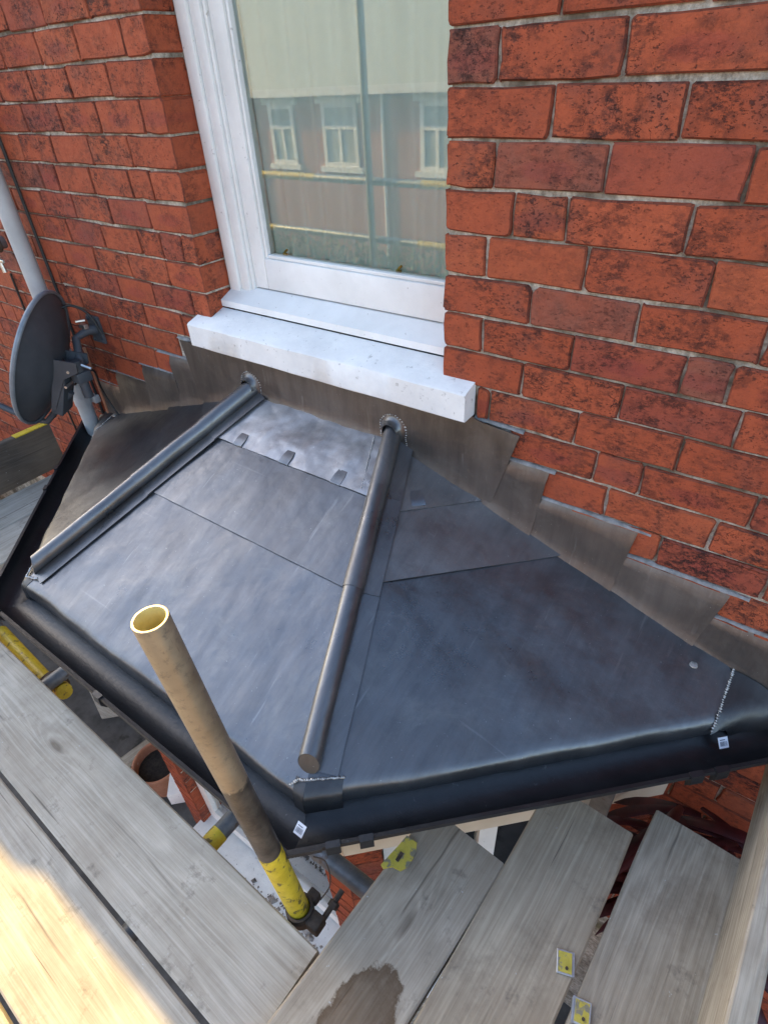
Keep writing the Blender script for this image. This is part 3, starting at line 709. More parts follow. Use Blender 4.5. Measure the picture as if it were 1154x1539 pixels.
for fr, sg, tot in (('right', 1, 1.457), ('left', -1, 1.470)):
    e = []
    for t in (0.735, 0.770, 0.800, 0.822, 0.838, 0.846):
        z = TZ-SL*min(t, 0.81) if t < 0.81 else -1.303-(t-0.822)*1.4
        e.append(P3(fr, t, tot-t, z+0.001))
    bead([p+Vector((sg*0.001, 0, 0.003)) for p in e], 0.0042, 0.0055)
    rings = []
    for i, p in enumerate(e):
        u = i/(len(e)-1)
        end = Vector((p.x+sg*(0.17-0.13*u), -0.012-0.10*u, -1.335-0.035*u))
        rings.append([p.lerp(end, k/6)+Vector((0, 0, 0.020*math.sin(math.pi*k/6)+0.012*fbm((k*0.9, i*0.8, sg), 1.0))) for k in range(7)])
    rpart(MB().rings(rings, False), 'end_gusset', 'lead_dark', smooth='full', solid=0.0022)
# small lead dots over fixings
for fr, t, s in (('right', 0.712, 0.628), ('left', 0.735, 0.70)):
    p = P3(fr, t, s, TZ-SL*t+0.004)
    rpart(MB().lathe([(0.010, 0), (0.009, 0.004), (0.004, 0.006), (0.0005, 0.0065)], 12, p), 'lead_dot', 'weld', smooth=True)
# stepped flashings dressed up the brickwork
def flash(poly, y, mat='lead_warm', name='step_flashing', seed=0):
    """poly: top-left, top-right, bottom-right, bottom-left (x,z); bilinear grid, slightly beaten"""
    tl, tr, br, bl = [Vector(p) for p in poly]; rings = []
    for i in range(9):
        v = i/8; ring = []
        for k in range(13):
            u = k/12; p = tl.lerp(tr, u).lerp(bl.lerp(br, u), v)
            yy = y-0.0022*fbm((p.x*9, p.y*9, seed), 1.0)-0.0010*fbm((p.x*25, p.y*25, seed), 1.0)
            if v > 0.75: yy -= (v-0.75)**2*0.20
            if v == 0: yy = y+0.010
            ring.append((p.x, yy, p.y))
        rings.append(ring)
    rpart(MB().rings(rings, False), name, mat, smooth='full', solid=0.002)
zr = lambda x: TZ-0.332*(x+0.184); zl = lambda x: TZ+0.332*(x+0.710)
# apron under the sill in three stretches of one sheet
ap = MB(); rings = []
for k in range(61):
    x = -1.086+(0.230+1.086)*k/60
    zt = -0.772 if x < 0.1 else -0.778-(x-0.1)*0.1
    if x < -0.96: zt = -0.79
    zb = -0.935 if -0.71 < x < -0.184 else (zr(x)-0.012 if x > -0.184 else zl(x)-0.012)
    sh = 0
    ring = []
    for i in range(9):
        v = i/8; z = zt+(zb-zt)*v
        xs = x-(max(0, (x-0.05)/0.18)*0.075*v)+(max(0, (-0.98-x)/0.106)*0.052*v)
        yy = -0.0085-0.0022*fbm((x*7, z*7, 4), 1.0)-0.001*fbm((x*22, z*22, 4), 1.0)-(max(0, v-0.78)**2*0.25)
        ring.append((xs, yy, z))
    rings.append(ring)
rpart(ap.rings(rings, False), 'apron_flashing', 'lead_warm', smooth='full', solid=0.002)
steps = [[(.200, -.871), (.315, -.874), (.291, zr(.291)-.012), (.140, zr(.14)-.012)], [(.298, -.957), (.551, -.963), (.526, zr(.526)-.012), (.280, zr(.28)-.012)],
         [(.532, -1.044), (.778, -1.049), (.745, zr(.745)-.012), (.515, zr(.515)-.012)], [(.757, -1.130), (1.03, -1.136), (1.00, -1.36), (.735, zr(.735)-.012)],
         [(-1.192, -.873), (-1.066, -.868), (-1.025, zl(-1.025)-.012), (-1.190, zl(-1.19)-.012)], [(-1.400, -.953), (-1.186, -.950), (-1.180, zl(-1.18)-.012), (-1.414, zl(-1.414)-.012)],
         [(-1.630, -1.034), (-1.405, -1.030), (-1.405, zl(-1.405)-.012), (-1.640, zl(-1.64)-.012)], [(-1.820, -1.104), (-1.635, -1.107), (-1.63, zl(-1.63)-.012), (-1.810, -1.33)]]
for i, p in enumerate(steps): flash(p, -0.0068+0.0009*(i % 4), seed=i*3.3)
def seal(x0, x1, z0, z1, y=0.0005):
    mb = MB(); n = 24
    rings = []
    for k in range(n+1):
        u = k/n; x = x0+(x1-x0)*u; z = z0+(z1-z0)*u+0.0012*fbm((x*30, 0, 1), 1.0); hh = 0.0036+0.0024*fbm((x*22, 3, 1), 1.0)
        rings.append([(x, 0.009, z+hh), (x, 0.003, z+hh*0.6), (x, y-0.002, z-hh*0.4), (x, y-0.003, z-hh*1.2), (x, 0.009, z-hh*1.2)])
    rpart(mb.rings(rings, True, True), 'sealant', 'sealant', smooth=True)
for q in ((.098, .236, -.777, -.783), (.198, .330, -.867, -.870), (.296, .580, -.953, -.959), (.530, .815, -1.040, -1.045), (.755, 1.05, -1.126, -1.132),
          (-1.265, -1.066, -.868, -.864), (-1.420, -1.187, -.949, -.945), (-1.66, -1.405, -1.030, -1.026), (-1.835, -1.636, -1.100, -1.103), (-1.11, -.97, -.786, -.786)): seal(*q)

# ---------------------------------------------------------------- gutter
gut = thing('gutter', 'black half round plastic gutter around the lead bay roof', 'gutter', (-0.447, -0.87, -1.4))
GI = Matrix.Translation((0.447, 0.87, 1.4))
def gpart(mb, name, mat, parent=gut, **kw):
    o = mb.build(name, mat, None, **kw); o.parent = parent; o.matrix_parent_inverse = GI if parent is gut else Matrix(); return o
def gut_prof(g=0.0):
    r_ = 0.057+g; pr = [(0.871-r_-0.003, -1.331), (0.871-r_, -1.329)]
    pr += [(0.871-r_*math.cos(th), -1.337-r_*0.95*math.sin(th)) for th in [math.pi*k/16 for k in range(17)]]
    pr += [(0.871+r_, -1.329), (0.871+r_+0.005, -1.328), (0.871+r_+0.006, -1.334)]
    return pr
gF0 = lambda t: -(0.263+K*t); gF1 = lambda t: 0.263+K*t
def gut_run(fr, s0, s1, g=0.0, name='gutter_run', n=14):
    rings = []
    for k in range(n+1):
        ring = []
        for t, z in gut_prof(g):
            a, b_ = s0(t), s1(t); s = a+(b_-a)*k/n
            p = P3(fr, t, s, z); ring.append(p+Vector((0, 0, 0.0015*fbm((p.x*3, p.y*3, 0), 1.0))))
        rings.append(ring)
    return gpart(MB().rings(rings, False), name, 'gutter', smooth=True, solid=0.003)
gut_run('front', gF0, gF1); gut_run('right', sC0, lambda t: t-0.03); gut_run('left', sC0, lambda t: t-0.06)
for fr, a, b_ in (('front', lambda t: gF1(t)-0.045, gF1), ('right', sC0, lambda t: sC0(t)+0.075), ('front', gF0, lambda t: gF0(t)+0.05), ('left', sC0, lambda t: sC0(t)+0.06)):
    gut_run(fr, a, b_, 0.0035, 'corner_union', 4)
gut_run('right', lambda t: 0.775, lambda t: 0.835, 0.0035, 'union', 3)
def gbox(fr, s, wd=0.03, name='bracket'):
    mb = MB(); pr = [(0.926, -1.322), (0.940, -1.322), (0.942, -1.350), (0.930, -1.372), (0.926, -1.350)]
    rings = [[P3(fr, t, s+d, z) for t, z in pr] for d in (-wd/2, wd/2)]
    gpart(mb.rings(rings, True, True), name, 'gutter')
for fr, s in (('front', -0.58), ('front', -0.03), ('right', -0.22), ('right', -0.29), ('right', 0.52), ('left', 0.25), ('left', 0.40), ('right', 0.58)): gbox(fr, s)
def sticker(fr, t, s, z, tilt, w_=0.026, hh=0.020):
    H_, o_, e_ = FRM[fr]; c = P3(fr, t, s, z)
    up = (Vector((0, 0, 1))*math.cos(tilt)+o_*(-math.sin(tilt)))
    nn = e_.cross(up); nn = -nn if nn.dot(Vector((0, 0, 1))) < 0 else nn
    def quad(a0, a1, b0, b1, d): return [c+e_*a0+up*b0+nn*d, c+e_*a1+up*b0+nn*d, c+e_*a1+up*b1+nn*d, c+e_*a0+up*b1+nn*d]
    mb = MB(); mb.add(quad(-w_/2, w_/2, -hh/2, hh/2, 0)+quad(-w_/2, w_/2, -hh/2, hh/2, 0.0008), [(0, 1, 2, 3), (4, 7, 6, 5), (0, 4, 5, 1), (1, 5, 6, 2), (2, 6, 7, 3), (3, 7, 4, 0)])
    st = gpart(mb, 'sticker', 'sticker')
    mb = MB(); x = -w_*0.36
    while x < w_*0.36:
        ww = random.choice((0.0006, 0.001, 0.0014)); mb.add(quad(x, x+ww, -hh*0.30, hh*0.12, 0.0012), [(0, 1, 2, 3)]); x += ww+random.choice((0.0007, 0.0012))
    mb.add(quad(-w_*0.36, w_*0.2, hh*0.22, hh*0.30, 0.0012), [(0, 1, 2, 3)])
    gpart(mb, 'sticker_print', 'ink', st)
sticker('front', 0.8745, 0.630, -1.352, R(52), 0.024, 0.026)
sticker('right', 0.862, 0.640, -1.352, R(40), 0.024, 0.026); sticker('left', 0.885, 0.50, -1.388, R(80), 0.03, 0.022)
# fascia and soffit under the eaves
fas = MB()
for i in range(3):
    p0, p1 = Vector(bayc[i]), Vector(bayc[i+1]); d = (p1-p0).normalized(); nn = Vector((-d.y, d.x))
    ext = 0.085*0.4142
    slab_along(fas, p0-nn*0.085, p1-nn*0.085, 0.03, -1.47, -1.335, -ext if i else 0, (p1-p0).length+(ext if i < 2 else 0))
hpart(fas, 'fascia', 'paint')

# ---------------------------------------------------------------- neighbour's bay roof (a strip shows behind the dish)
nb = copy_tree(roof); nb.location.x -= 3.27; tag(nb, 'grey lead bay roof of the neighbouring house, beyond the grey downpipe', 'bay roof')
nbg = copy_tree(gut); nbg.location.x -= 3.27; tag(nbg, 'black gutter of the neighbouring bay, beyond the grey downpipe', 'gutter')

# ---------------------------------------------------------------- downpipe, cables
dp = thing('downpipe', 'light grey plastic downpipe fixed to the brick wall behind the satellite dish', 'downpipe', (-1.90, -0.06, GZ))
mb = MB().tube([(0, 0, 0.05), (0, 0, 4.75)], 0.034, 24); mb.build('pipe', 'grey_pvc', dp, smooth=True)
for z in (2.2, 3.02, 4.55):
    m_ = MB(); m_.tube([(0, 0, z), (0, 0, z+0.035)], 0.0375, 24); m_.box(-0.055, 0.055, 0.03, 0.058, z, z+0.035, 0.003); m_.build('pipe_clip', 'grey_pvc', dp, smooth=True)
m_ = MB().tube([(0, 0, 2.62), (0, 0, 2.72)], 0.0395, 24); m_.build('socket', 'grey_pvc', dp, smooth=True)
cb = MB().tube([(-1.861+0.002*math.sin(k*0.7), -0.007, -2.2+k*0.115) for k in range(24)], 0.0062, 8).build('cable', 'black', smooth=True)  # dark strip in place of the shaded gap beside the pipe
tag(cb, 'black strip standing in for the shaded gap beside the grey downpipe', 'cable')
cb = MB().tube([(-1.812, -0.006, -2.2), (-1.812, -0.006, -0.96)], 0.007, 8).build('pipe', 'terracotta', smooth=True)
tag(cb, 'thin brown pipe running down the wall below the dish bracket', 'pipe')
cb = MB().tube([(-2.23+0.01*math.sin(k*0.5), -0.008, -2.0+k*0.1) for k in range(14)], 0.005, 8).build('cable', 'black', smooth=True)
tag(cb, 'thin black cable on the brick wall beyond the downpipe, below a scaffold coupler', 'cable')

# ---------------------------------------------------------------- satellite dish
dish = thing('satellite_dish', 'dark grey oval satellite dish on a wall bracket beside the downpipe', 'satellite dish', (-1.66, 0, -0.85))
def dpart(mb, name, mat, **kw):
    o = mb.build(name, mat, None, **kw); o.parent = dish; o.matrix_parent_inverse = Matrix.Translation((1.66, 0, 0.85)); return o
DC = Vector((-1.690, -0.245, -0.905)); baz, bel = R(213), R(24)
bz = Vector((math.cos(baz)*math.cos(bel), math.sin(baz)*math.cos(bel), math.sin(bel))); bx_ = Vector((0, 0, 1)).cross(bz).normalized(); by = bz.cross(bx_)
DM = Matrix((bx_, by, bz)).transposed().to_4x4(); DM.translation = DC
mb = MB(); rings = []; seg = 56; A_, B_ = 0.205, 0.272; dep = 0.072
for i in range(1, 13):
    rr = i/12
    rings.append([(A_*rr*math.cos(2*math.pi*k/seg), B_*rr*math.sin(2*math.pi*k/seg), dep*(rr*rr-1)) for k in range(seg)])
mb.rings(rings, True); mb.add(rings[0], [tuple(range(seg))])
dpart(mb.xf(DM), 'reflector', 'dish', smooth='full', solid=0.003)
mb = MB(); rings = []
for sc, z in ((1.0, -0.002), (1.0, 0.007), (1.035, 0.008), (1.045, 0.0), (1.035, -0.012), (1.0, -0.006)):
    rings.append([(A_*sc*math.cos(2*math.pi*k/seg), B_*sc*math.sin(2*math.pi*k/seg), z) for k in range(seg)])
dpart(mb.rings(rings, True).xf(DM), 'rim', 'rim', smooth='full')
L2 = lambda x, y, z: DM@Vector((x, y, z))
mb = MB(); mb.box(-0.045, 0.045, -0.20, 0.02, -0.112, -0.066, 0.006); mb.prism([(-0.19, -0.068), (0.05, -0.062), (0.07, -0.15), (0.03, -0.16), (-0.02, -0.11), (-0.17, -0.085)], -0.050, -0.044, axis='x'); mb.prism([(-0.19, -0.068), (0.05, -0.062), (0.07, -0.15), (0.03, -0.16), (-0.02, -0.11), (-0.17, -0.085)], 0.044, 0.050, axis='x')
dpart(mb.xf(DM), 'back_bracket', 'dish', smooth=True)
mb = MB(); mb.tube([L2(0, -0.10, -0.12), L2(0, -0.285, -0.03), L2(0, -0.30, 0.05), L2(0, -0.25, 0.40)], 0.013, 10)
dpart(mb, 'feed_arm', 'dish', smooth=True)
mb = MB(); c0 = L2(0, -0.245, 0.36); c1 = L2(0, -0.16, 0.335); mb.tube([c0, c0.lerp(c1, 0.5), c1], [0.026, 0.026, 0.032], 14); mb.box(-0.03, 0.03, -0.29, -0.23, 0.34, 0.44, 0.006) if False else None
dpart(mb, 'receiver_head', 'galv', smooth=True)
mb = MB(); mb.box(-1.690, -1.610, -0.012, 0.0, -0.905, -0.795, 0.002)
for px_, pz_ in ((-1.678, -0.893), (-1.622, -0.893), (-1.678, -0.807), (-1.622, -0.807)): mb.tube([(px_, -0.012, pz_), (px_, -0.018, pz_)], 0.007, 6)
dpart(mb, 'wall_plate', 'dish')
mb = MB(); mb.tube([(-1.65, -0.01, -0.85), (-1.65, -0.05, -0.845), (-1.655, -0.10, -0.86), tuple(L2(0, 0.0, -0.16))], [0.020, 0.017, 0.016, 0.016], 12)
dpart(mb, 'mounting_arm', 'dish', smooth=True)
mb = MB(); e = L2(0, 0.0, -0.15); mb.tube([e+Vector((0, 0, -0.10)), e+Vector((0, 0, 0.055))], 0.019, 14); mb.box(e.x-0.03, e.x+0.03, e.y-0.03, e.y+0.03, e.z-0.03, e.z+0.012, 0.004)
dpart(mb, 'mast_clamp', 'dish', smooth=True)
for a, b_ in (((-0.052, 0.02, -0.125), (0.054, 0.02, -0.125)), ((-0.052, -0.05, -0.12), (0.054, -0.05, -0.12)), ((0.0, 0.04, -0.19), (0.0, 0.04, -0.15))): dpart(MB().tube([L2(*a), L2(*b_)], 0.006, 6), 'bolt', 'silver')
dpart(MB().box(-1.672, -1.630, -0.062, -0.044, -0.832, -0.815, 0.002), 'cable_clip', 'silver')
dpart(MB().tube([(-1.66, -0.075, -0.80), (-1.64, -0.045, -0.80)], 0.005, 6), 'bolt', 'silver')
pts = [Vector((-1.60, -0.015, -0.86)), Vector((-1.625, -0.035, -0.77)), Vector((-1.665, -0.09, -0.735)), Vector((-1.70, -0.16, -0.80)), L2(0.0, 0.0, -0.10)]
def spline(pts, n=8):
    pts = [Vector(p) for p in pts]; out = []
    for i in range(len(pts)-1):
        p0, p1, p2, p3 = pts[max(i-1, 0)], pts[i], pts[i+1], pts[min(i+2, len(pts)-1)]
        for k in range(n):
            t = k/n; out.append(0.5*((2*p1)+(p2-p0)*t+(2*p0-5*p1+4*p2-p3)*t*t+(3*p1-p0-3*p2+p3)*t**3))
    return out+[pts[-1]]
dpart(MB().tube(spline(pts), 0.0048, 8), 'coax_cable', 'black', smooth=True)
dpart(MB().tube(spline([L2(0, -0.06, -0.13), (-1.70, -0.06, -1.02), (-1.745, -0.03, -1.12), (-1.735, -0.02, -1.20), (-1.68, -0.02, -1.27)]), 0.0045, 8), 'coax_tail', 'black', smooth=True)

# ---------------------------------------------------------------- scaffolding
def board(cx_, cy_, zt, L, W, ang, mat, label, group=None, name='scaffold_board', T=0.038):
    """local x along the plank"""
    mb = MB(); n = 14; rings = []
    sd_ = random.random()*99
    for i in range(n+1):
        u = i/n; x = -L/2+L*u
        e = lambda k: 0.0018*fbm((x*5, k, sd_), 1.0)
        c = 0.004; wL = W/2+e(1); wR = -W/2+e(2); tz = e(3)*0.5
        if i in (0, n): wL -= 0.002; wR += 0.002
        rings.append([(x, wR, -T+c), (x, wR+c, -T), (x, wL-c, -T), (x, wL, -T+c), (x, wL, -c+tz), (x, wL-c, tz), (x, wL*0.5, tz*1.5), (x, 0, 0.0005+tz), (x, wR*0.5, tz*1.5), (x, wR+c, tz), (x, wR, -c+tz)])
    mb.rings(rings, True, True)
    o = mb.build(name, mat, None, smooth=True, loc=(cx_, cy_, zt), rot=(0, 0, ang))
    return tag(o, label, 'board', group)
G1 = 'boards of the front deck'
aA = math.atan2(-0.024, 1.0)
board(-1.75, -1.046, -1.57, 4.09, 0.225, aA, 'wood_pale', 'pale grey weathered scaffold board running alongside the front gutter under the upright tube')
board(-1.95, -1.276, -1.572, 4.5, 0.225, aA, 'wood_pale', 'weathered scaffold board half in sunlight, second from the front gutter')
board(-1.95, -1.513, -1.57, 4.5, 0.225, aA, 'wood_pale', 'sunlit scaffold board third from the front gutter')
board(-1.95, -1.750, -1.571, 4.5, 0.225, aA, 'wood', 'sunlit scaffold board outermost on the front deck below the guard rails')
def board2(pl, pr, wdt, L, mat, label, zt=-1.53, T=0.038):
    """pl: near/left edge start, pr: far/left edge end -> plank to the right of that edge, far end at pr"""
    pl = Vector(pl); pr = Vector(pr); d = (pr-pl).normalized(); nn = Vector((d.y, -d.x))
    c = pr-d*(L/2)+nn*(wdt/2)
    return board(c.x, c.y, zt, L, wdt, math.atan2(d.y, d.x), mat, label, T=T)
board2((.303, -1.14), (.345, -.600), .213, 1.35, 'wood_wet', 'scaffold board with a dark wet brown stain, end running under the gutter corner', -1.529)
board2((.538, -.975), (.566, -.375), .214, 1.35, 'wood_brown', 'scaffold board with long cracks between the wet-stained and the grimy boards', -1.527)
board2((.778, -.805), (.804, -.292), .222, 1.35, 'wood', 'grimy scaffold board with pale mortar smears beside the upright timber', -1.531)
b = board(0.990, -0.85, -1.530, 2.0, 0.215, R(88.0), 'wood', 'rough brown timber board standing on edge along the grimy board', name='toe_board', T=0.042)
b.rotation_euler = (R(90), 0, R(88.0)); b.location = (1.016, -0.80, -1.418)
# left return deck
for i, x in enumerate((-1.885, -1.655)):
    board(x, -1.06, -1.530, 1.75, 0.225, R(90), 'wood_pale', ('pale scaffold board at the foot of the dark toe board' , 'pale scaffold board passing under the left gutter beside another board')[i])
tb = board(-2.03, -1.15, -1.30, 1.92, 0.222, R(90), 'wood_dark', 'dark brown toe board on edge with a yellow painted end, beyond the left gutter', name='toe_board')
tb.rotation_euler = (R(90), 0, R(90)); tb.location = (-2.025, -1.155, -1.417)
yb = MB().box(0.80, 0.962, 0.1085, 0.1130, -0.0375, -0.0005).build('end_band', 'yellow', tb)
# folded plates on the gap between two boards
for i, (x, y, a, lb) in enumerate(((0.744, -0.716, R(20), 'bent yellow painted steel plate on the board edge, corner to corner with its twin'), (0.779, -0.772, R(14), 'second bent yellow painted steel plate lying across the grimy board edge'))):
    mb = MB(); mb.box(-0.020, 0.020, -0.026, 0.026, 0, 0.0025, 0.001); mb.box(0.018, 0.0225, -0.026, 0.026, -0.016, 0.0025) if i == 0 else mb.box(-0.0225, -0.018, -0.026, 0.026, -0.016, 0.0025)
    t_ = mb.build('steel_plate', 'silver', None, loc=(x-0.004 if i == 0 else x+0.018, y, -1.5245 if i == 0 else -1.5275), rot=(0, 0, a)); tag(t_, lb, 'plate', 'yellow plates on the board edges'); t_.scale = (0.82, 0.82, 1)
    MB().box(-0.0165, 0.0165, -0.022, 0.022, 0.0026, 0.0032).build('paint_patch', 'yellow_worn', t_)
    MB().tube([(0.004, -0.012, 0.003), (0.004, -0.012, 0.006)], 0.004, 8).build('nail', 'rust', t_)
G2 = 'tubes of the scaffold'
def tube_thing(p0, p1, label, mat='tube', bands=(), name='scaffold_tube', rad=0.02415):
    p0 = Vector(p0); p1 = Vector(p1); d = (p1-p0).normalized(); L = (p1-p0).length
    mb = MB(); a = d.orthogonal().normalized(); b_ = d.cross(a); seg = 28
    def ring(s, r_): return [Vector((math.cos(2*math.pi*k/seg)*r_, math.sin(2*math.pi*k/seg)*r_, s)) for k in range(seg)]
    steps_ = [s*L/10 for s in range(11)]
    mb.rings([ring(0.01, rad-0.004), ring(0, rad-0.004), ring(0, rad)]+[ring(s, rad) for s in steps_[1:-1]]+[ring(L-0.001, rad), ring(L, rad-0.0008), ring(L, rad-0.004), ring(L-0.16, rad-0.004)], True)
    rot = d.to_track_quat('Z', 'Y').to_euler()
    o = mb.build(name, mat, None, smooth=True, loc=p0, rot=rot); tag(o, label, 'scaffold tube', G2)
    for s0, s1 in bands:
        MB().rings([ring(s0, rad+0.0004), ring(s0, rad+0.0011), ring(s1, rad+0.0011), ring(s1, rad+0.0004)], True).build('painted_band', 'yellow', o, smooth=True)
    return o
# upright: built top-down so that local z = 0 sits at the painted sunlight line
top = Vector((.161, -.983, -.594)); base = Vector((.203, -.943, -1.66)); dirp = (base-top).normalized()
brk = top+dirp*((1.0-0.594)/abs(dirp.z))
o = thing('scaffold_tube', 'upright scaffold tube with open top, painted sunlit tan above, shaded brown below and a yellow foot', 'scaffold tube', tuple(brk), G2)
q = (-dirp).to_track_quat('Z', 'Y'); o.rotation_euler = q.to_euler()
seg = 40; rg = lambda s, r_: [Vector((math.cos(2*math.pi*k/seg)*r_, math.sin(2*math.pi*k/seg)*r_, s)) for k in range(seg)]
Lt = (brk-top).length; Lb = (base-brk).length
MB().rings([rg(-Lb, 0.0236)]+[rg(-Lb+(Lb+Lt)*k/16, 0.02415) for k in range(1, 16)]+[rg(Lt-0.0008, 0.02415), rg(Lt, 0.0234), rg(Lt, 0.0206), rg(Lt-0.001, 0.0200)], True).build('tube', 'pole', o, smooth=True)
MB().rings([rg(Lt-0.001, 0.0200), rg(Lt-0.40, 0.0200)], True).build('tube_inside', 'ochre', o, smooth=True)
MB().rings([rg(-Lb, 0.0243), rg(-Lb+0.06, 0.0249), rg(-0.285, 0.0249), rg(-0.280, 0.0243)], True).build('painted_foot', 'yellow', o, smooth=True)
# base clamp
cp = thing('scaffold_coupler', 'rusty dark scaffold coupler with a bolt at the foot of the upright tube', 'coupler', (.204, -.946, -1.605))
MB().rings([[Vector((x*r_, y*r_, z)) for x, y in [(math.cos(2*math.pi*k/20), math.sin(2*math.pi*k/20)) for k in range(20)]] for r_, z in ((0.026, -0.025), (0.032, -0.025), (0.033, 0.0), (0.032, 0.025), (0.026, 0.025))], True).build('collar', 'rust', cp, smooth=True)
mb = MB(); mb.box(0.028, 0.062, -0.016, 0.020, -0.022, 0.020, 0.005); mb.box(-0.008, 0.020, 0.028, 0.052, -0.016, 0.016, 0.004); mb.build('jaw', 'rust', cp, smooth=True)
mb = MB(); mb.tube([(0.055, 0.0, 0.0), (0.060, 0.085, 0.022)], 0.007, 8); mb.tube([(0.059, 0.045, 0.010), (0.0596, 0.058, 0.0145)], 0.013, 6); mb.build('bolt', 'rust', cp, smooth=True)
MB().tube(spline([(0.03, 0.04, 0.02), (0.04, 0.07, 0.06), (0.015, 0.09, 0.10), (-0.02, 0.085, 0.09)]), 0.0016, 6).build('tie_wire', 'rust', cp)
tube_thing((-.115, -1.9, -1.634), (-.100, -.78, -1.634), 'grey scaffold tube crossing under the pale front board beside the flower pot', 'tube', ((0.90, 0.97),))
tube_thing((-.945, -1.9, -1.634), (-.945, -.76, -1.634), 'grey scaffold tube crossing under the pale front board near the yellow tube end', 'tube', ((0.85, 0.95),))
tube_thing((-1.75, -.882, -1.690), (-1.02, -.925, -1.690), 'yellow ended scaffold tube lying along the gap below the left gutter corner', 'tube', ((0.36, 0.725),))
tube_thing((.42, -1.9, -1.600), (.415, -.735, -1.600), 'scaffold tube under the stained board pointing at the gutter', 'tube')
tube_thing((-.3, -.81, -1.652), (1.3, -.81, -1.652), 'scaffold tube carrying the three boards beside the bay corner', 'tube')
tube_thing((1.16, -1.2, -1.60), (1.16, -.05, -1.60), 'scaffold tube beyond the upright timber with a yellow collar', 'tube', ((0.70, 0.86),))
tube_thing((-2.06, -.52, -.545), (-2.06, -.05, -.545), 'grey horizontal scaffold tube meeting the downpipe above the dish', 'tube')
tube_thing((-1.935, -1.98, GZ+0.1), (-1.935, -1.98, 1.3), 'tall upright scaffold tube behind the deck holding the guard rails', 'galv')
tube_thing((1.4, -1.98, GZ+0.1), (1.4, -1.98, 1.3), 'tall upright scaffold tube at the street side right of the deck', 'galv')
tube_thing((-4.2, -2.03, -.64), (1.8, -2.03, -.64), 'upper scaffold guard rail tube with yellow bands on the street side', 'galv', ((1.15, 1.75), (2.65, 3.1)))
tube_thing((-4.2, -2.03, -1.0), (1.8, -2.03, -1.0), 'lower scaffold guard rail tube with yellow bands on the street side', 'galv', ((0.9, 1.3), (2.62, 2.85), (2.95, 3.1)))
for p, lb in (((-2.06, -.10, -.60), 'small scaffold coupler with a bright wing nut beyond the downpipe'),):
    c = thing('scaffold_coupler', lb, 'coupler', p)
    MB().rings([[Vector((math.cos(t_)*r_, z, math.sin(t_)*r_+0.055)) for t_ in [2*math.pi*k/18 for k in range(18)]] for r_, z in ((0.0255, -0.025), (0.034, -0.025), (0.034, 0.025), (0.0255, 0.025))], True).build('collar', 'rust', c, smooth=True)
    mb = MB(); mb.tube([(0.01, 0, 0.022), (0.02, 0, -0.050)], 0.009, 10); mb.box(-0.012, 0.045, -0.006, 0.006, -0.012, 0.002, 0.003); mb.build('wing_nut', 'silver', c, smooth=True)
c = thing('scaffold_coupler', 'yellow daubed coupler joining two tubes in the gap under the left gutter', 'coupler', (-0.985, -0.915, -1.668))
MB().rings([[Vector((z, math.cos(t_)*r_, math.sin(t_)*r_-0.022)) for t_ in [2*math.pi*k/18 for k in range(18)]] for r_, z in ((0.0262, -0.03), (0.037, -0.03), (0.038, 0.03), (0.0262, 0.03))], True).build('collar', 'rust', c, smooth=True)
mb = MB(); mb.tube([(0.045, 0.0, -0.02), (0.075, 0.0, -0.005)], [0.030, 0.026], 14); mb.build('cap', 'yellow', c, smooth=True)
mb = MB(); mb.tube([(0.0, 0.03, 0.0), (0.0, 0.09, 0.012)], 0.009, 8); mb.build('bolt', 'galv', c, smooth=True)
# yellow clamp on the end of the stained board
c = thing('board_clamp', 'worn yellow board clamp on the stained board, tucked under the gutter', 'clamp', (.350, -.742, -1.527))
mb = MB(); mb.prism([(-0.032, -0.048), (-0.022, -0.052), (-0.004, -0.034), (0.020, -0.030), (0.032, -0.008), (0.030, 0.030), (0.018, 0.055), (-0.016, 0.055), (-0.020, 0.022), (-0.026, -0.010)], 0.0, 0.006, axis='z'); mb.build('plate', 'yellow_worn', c); c.scale = (0.85, 0.85, 1)
mb = MB(); mb.box(-0.006, 0.004, -0.016, 0.010, 0.006, 0.009); mb.build('slot', 'rust', c)
c = thing('scaffold_coupler', 'yellow painted scaffold coupler beyond the upright timber', 'coupler', (1.16, -.44, -1.60))
MB().rings([[Vector((math.cos(t_)*r_, z, math.sin(t_)*r_)) for t_ in [2*math.pi*k/18 for k in range(18)]] for r_, z in ((0.0262, -0.03), (0.036, -0.03), (0.037, 0.03), (0.0262, 0.03))], True).build('collar', 'yellow', c, smooth=True)
mb = MB(); mb.tube([(0, -0.05, 0.035), (0, -0.05, -0.03)], 0.012, 8); mb.box(-0.03, 0.03, -0.075, -0.035, -0.01, 0.03, 0.006); mb.build('bolt', 'rust', c, smooth=True)
# dark strut in front of the right pier
st = MB().box(0.660, 0.712, -0.275, -0.230, -2.4, -1.47, 0.006).build('timber_strut', 'tube', smooth=True); tag(st, 'dark grey square post standing in front of the cream lintel of the bay', 'post')

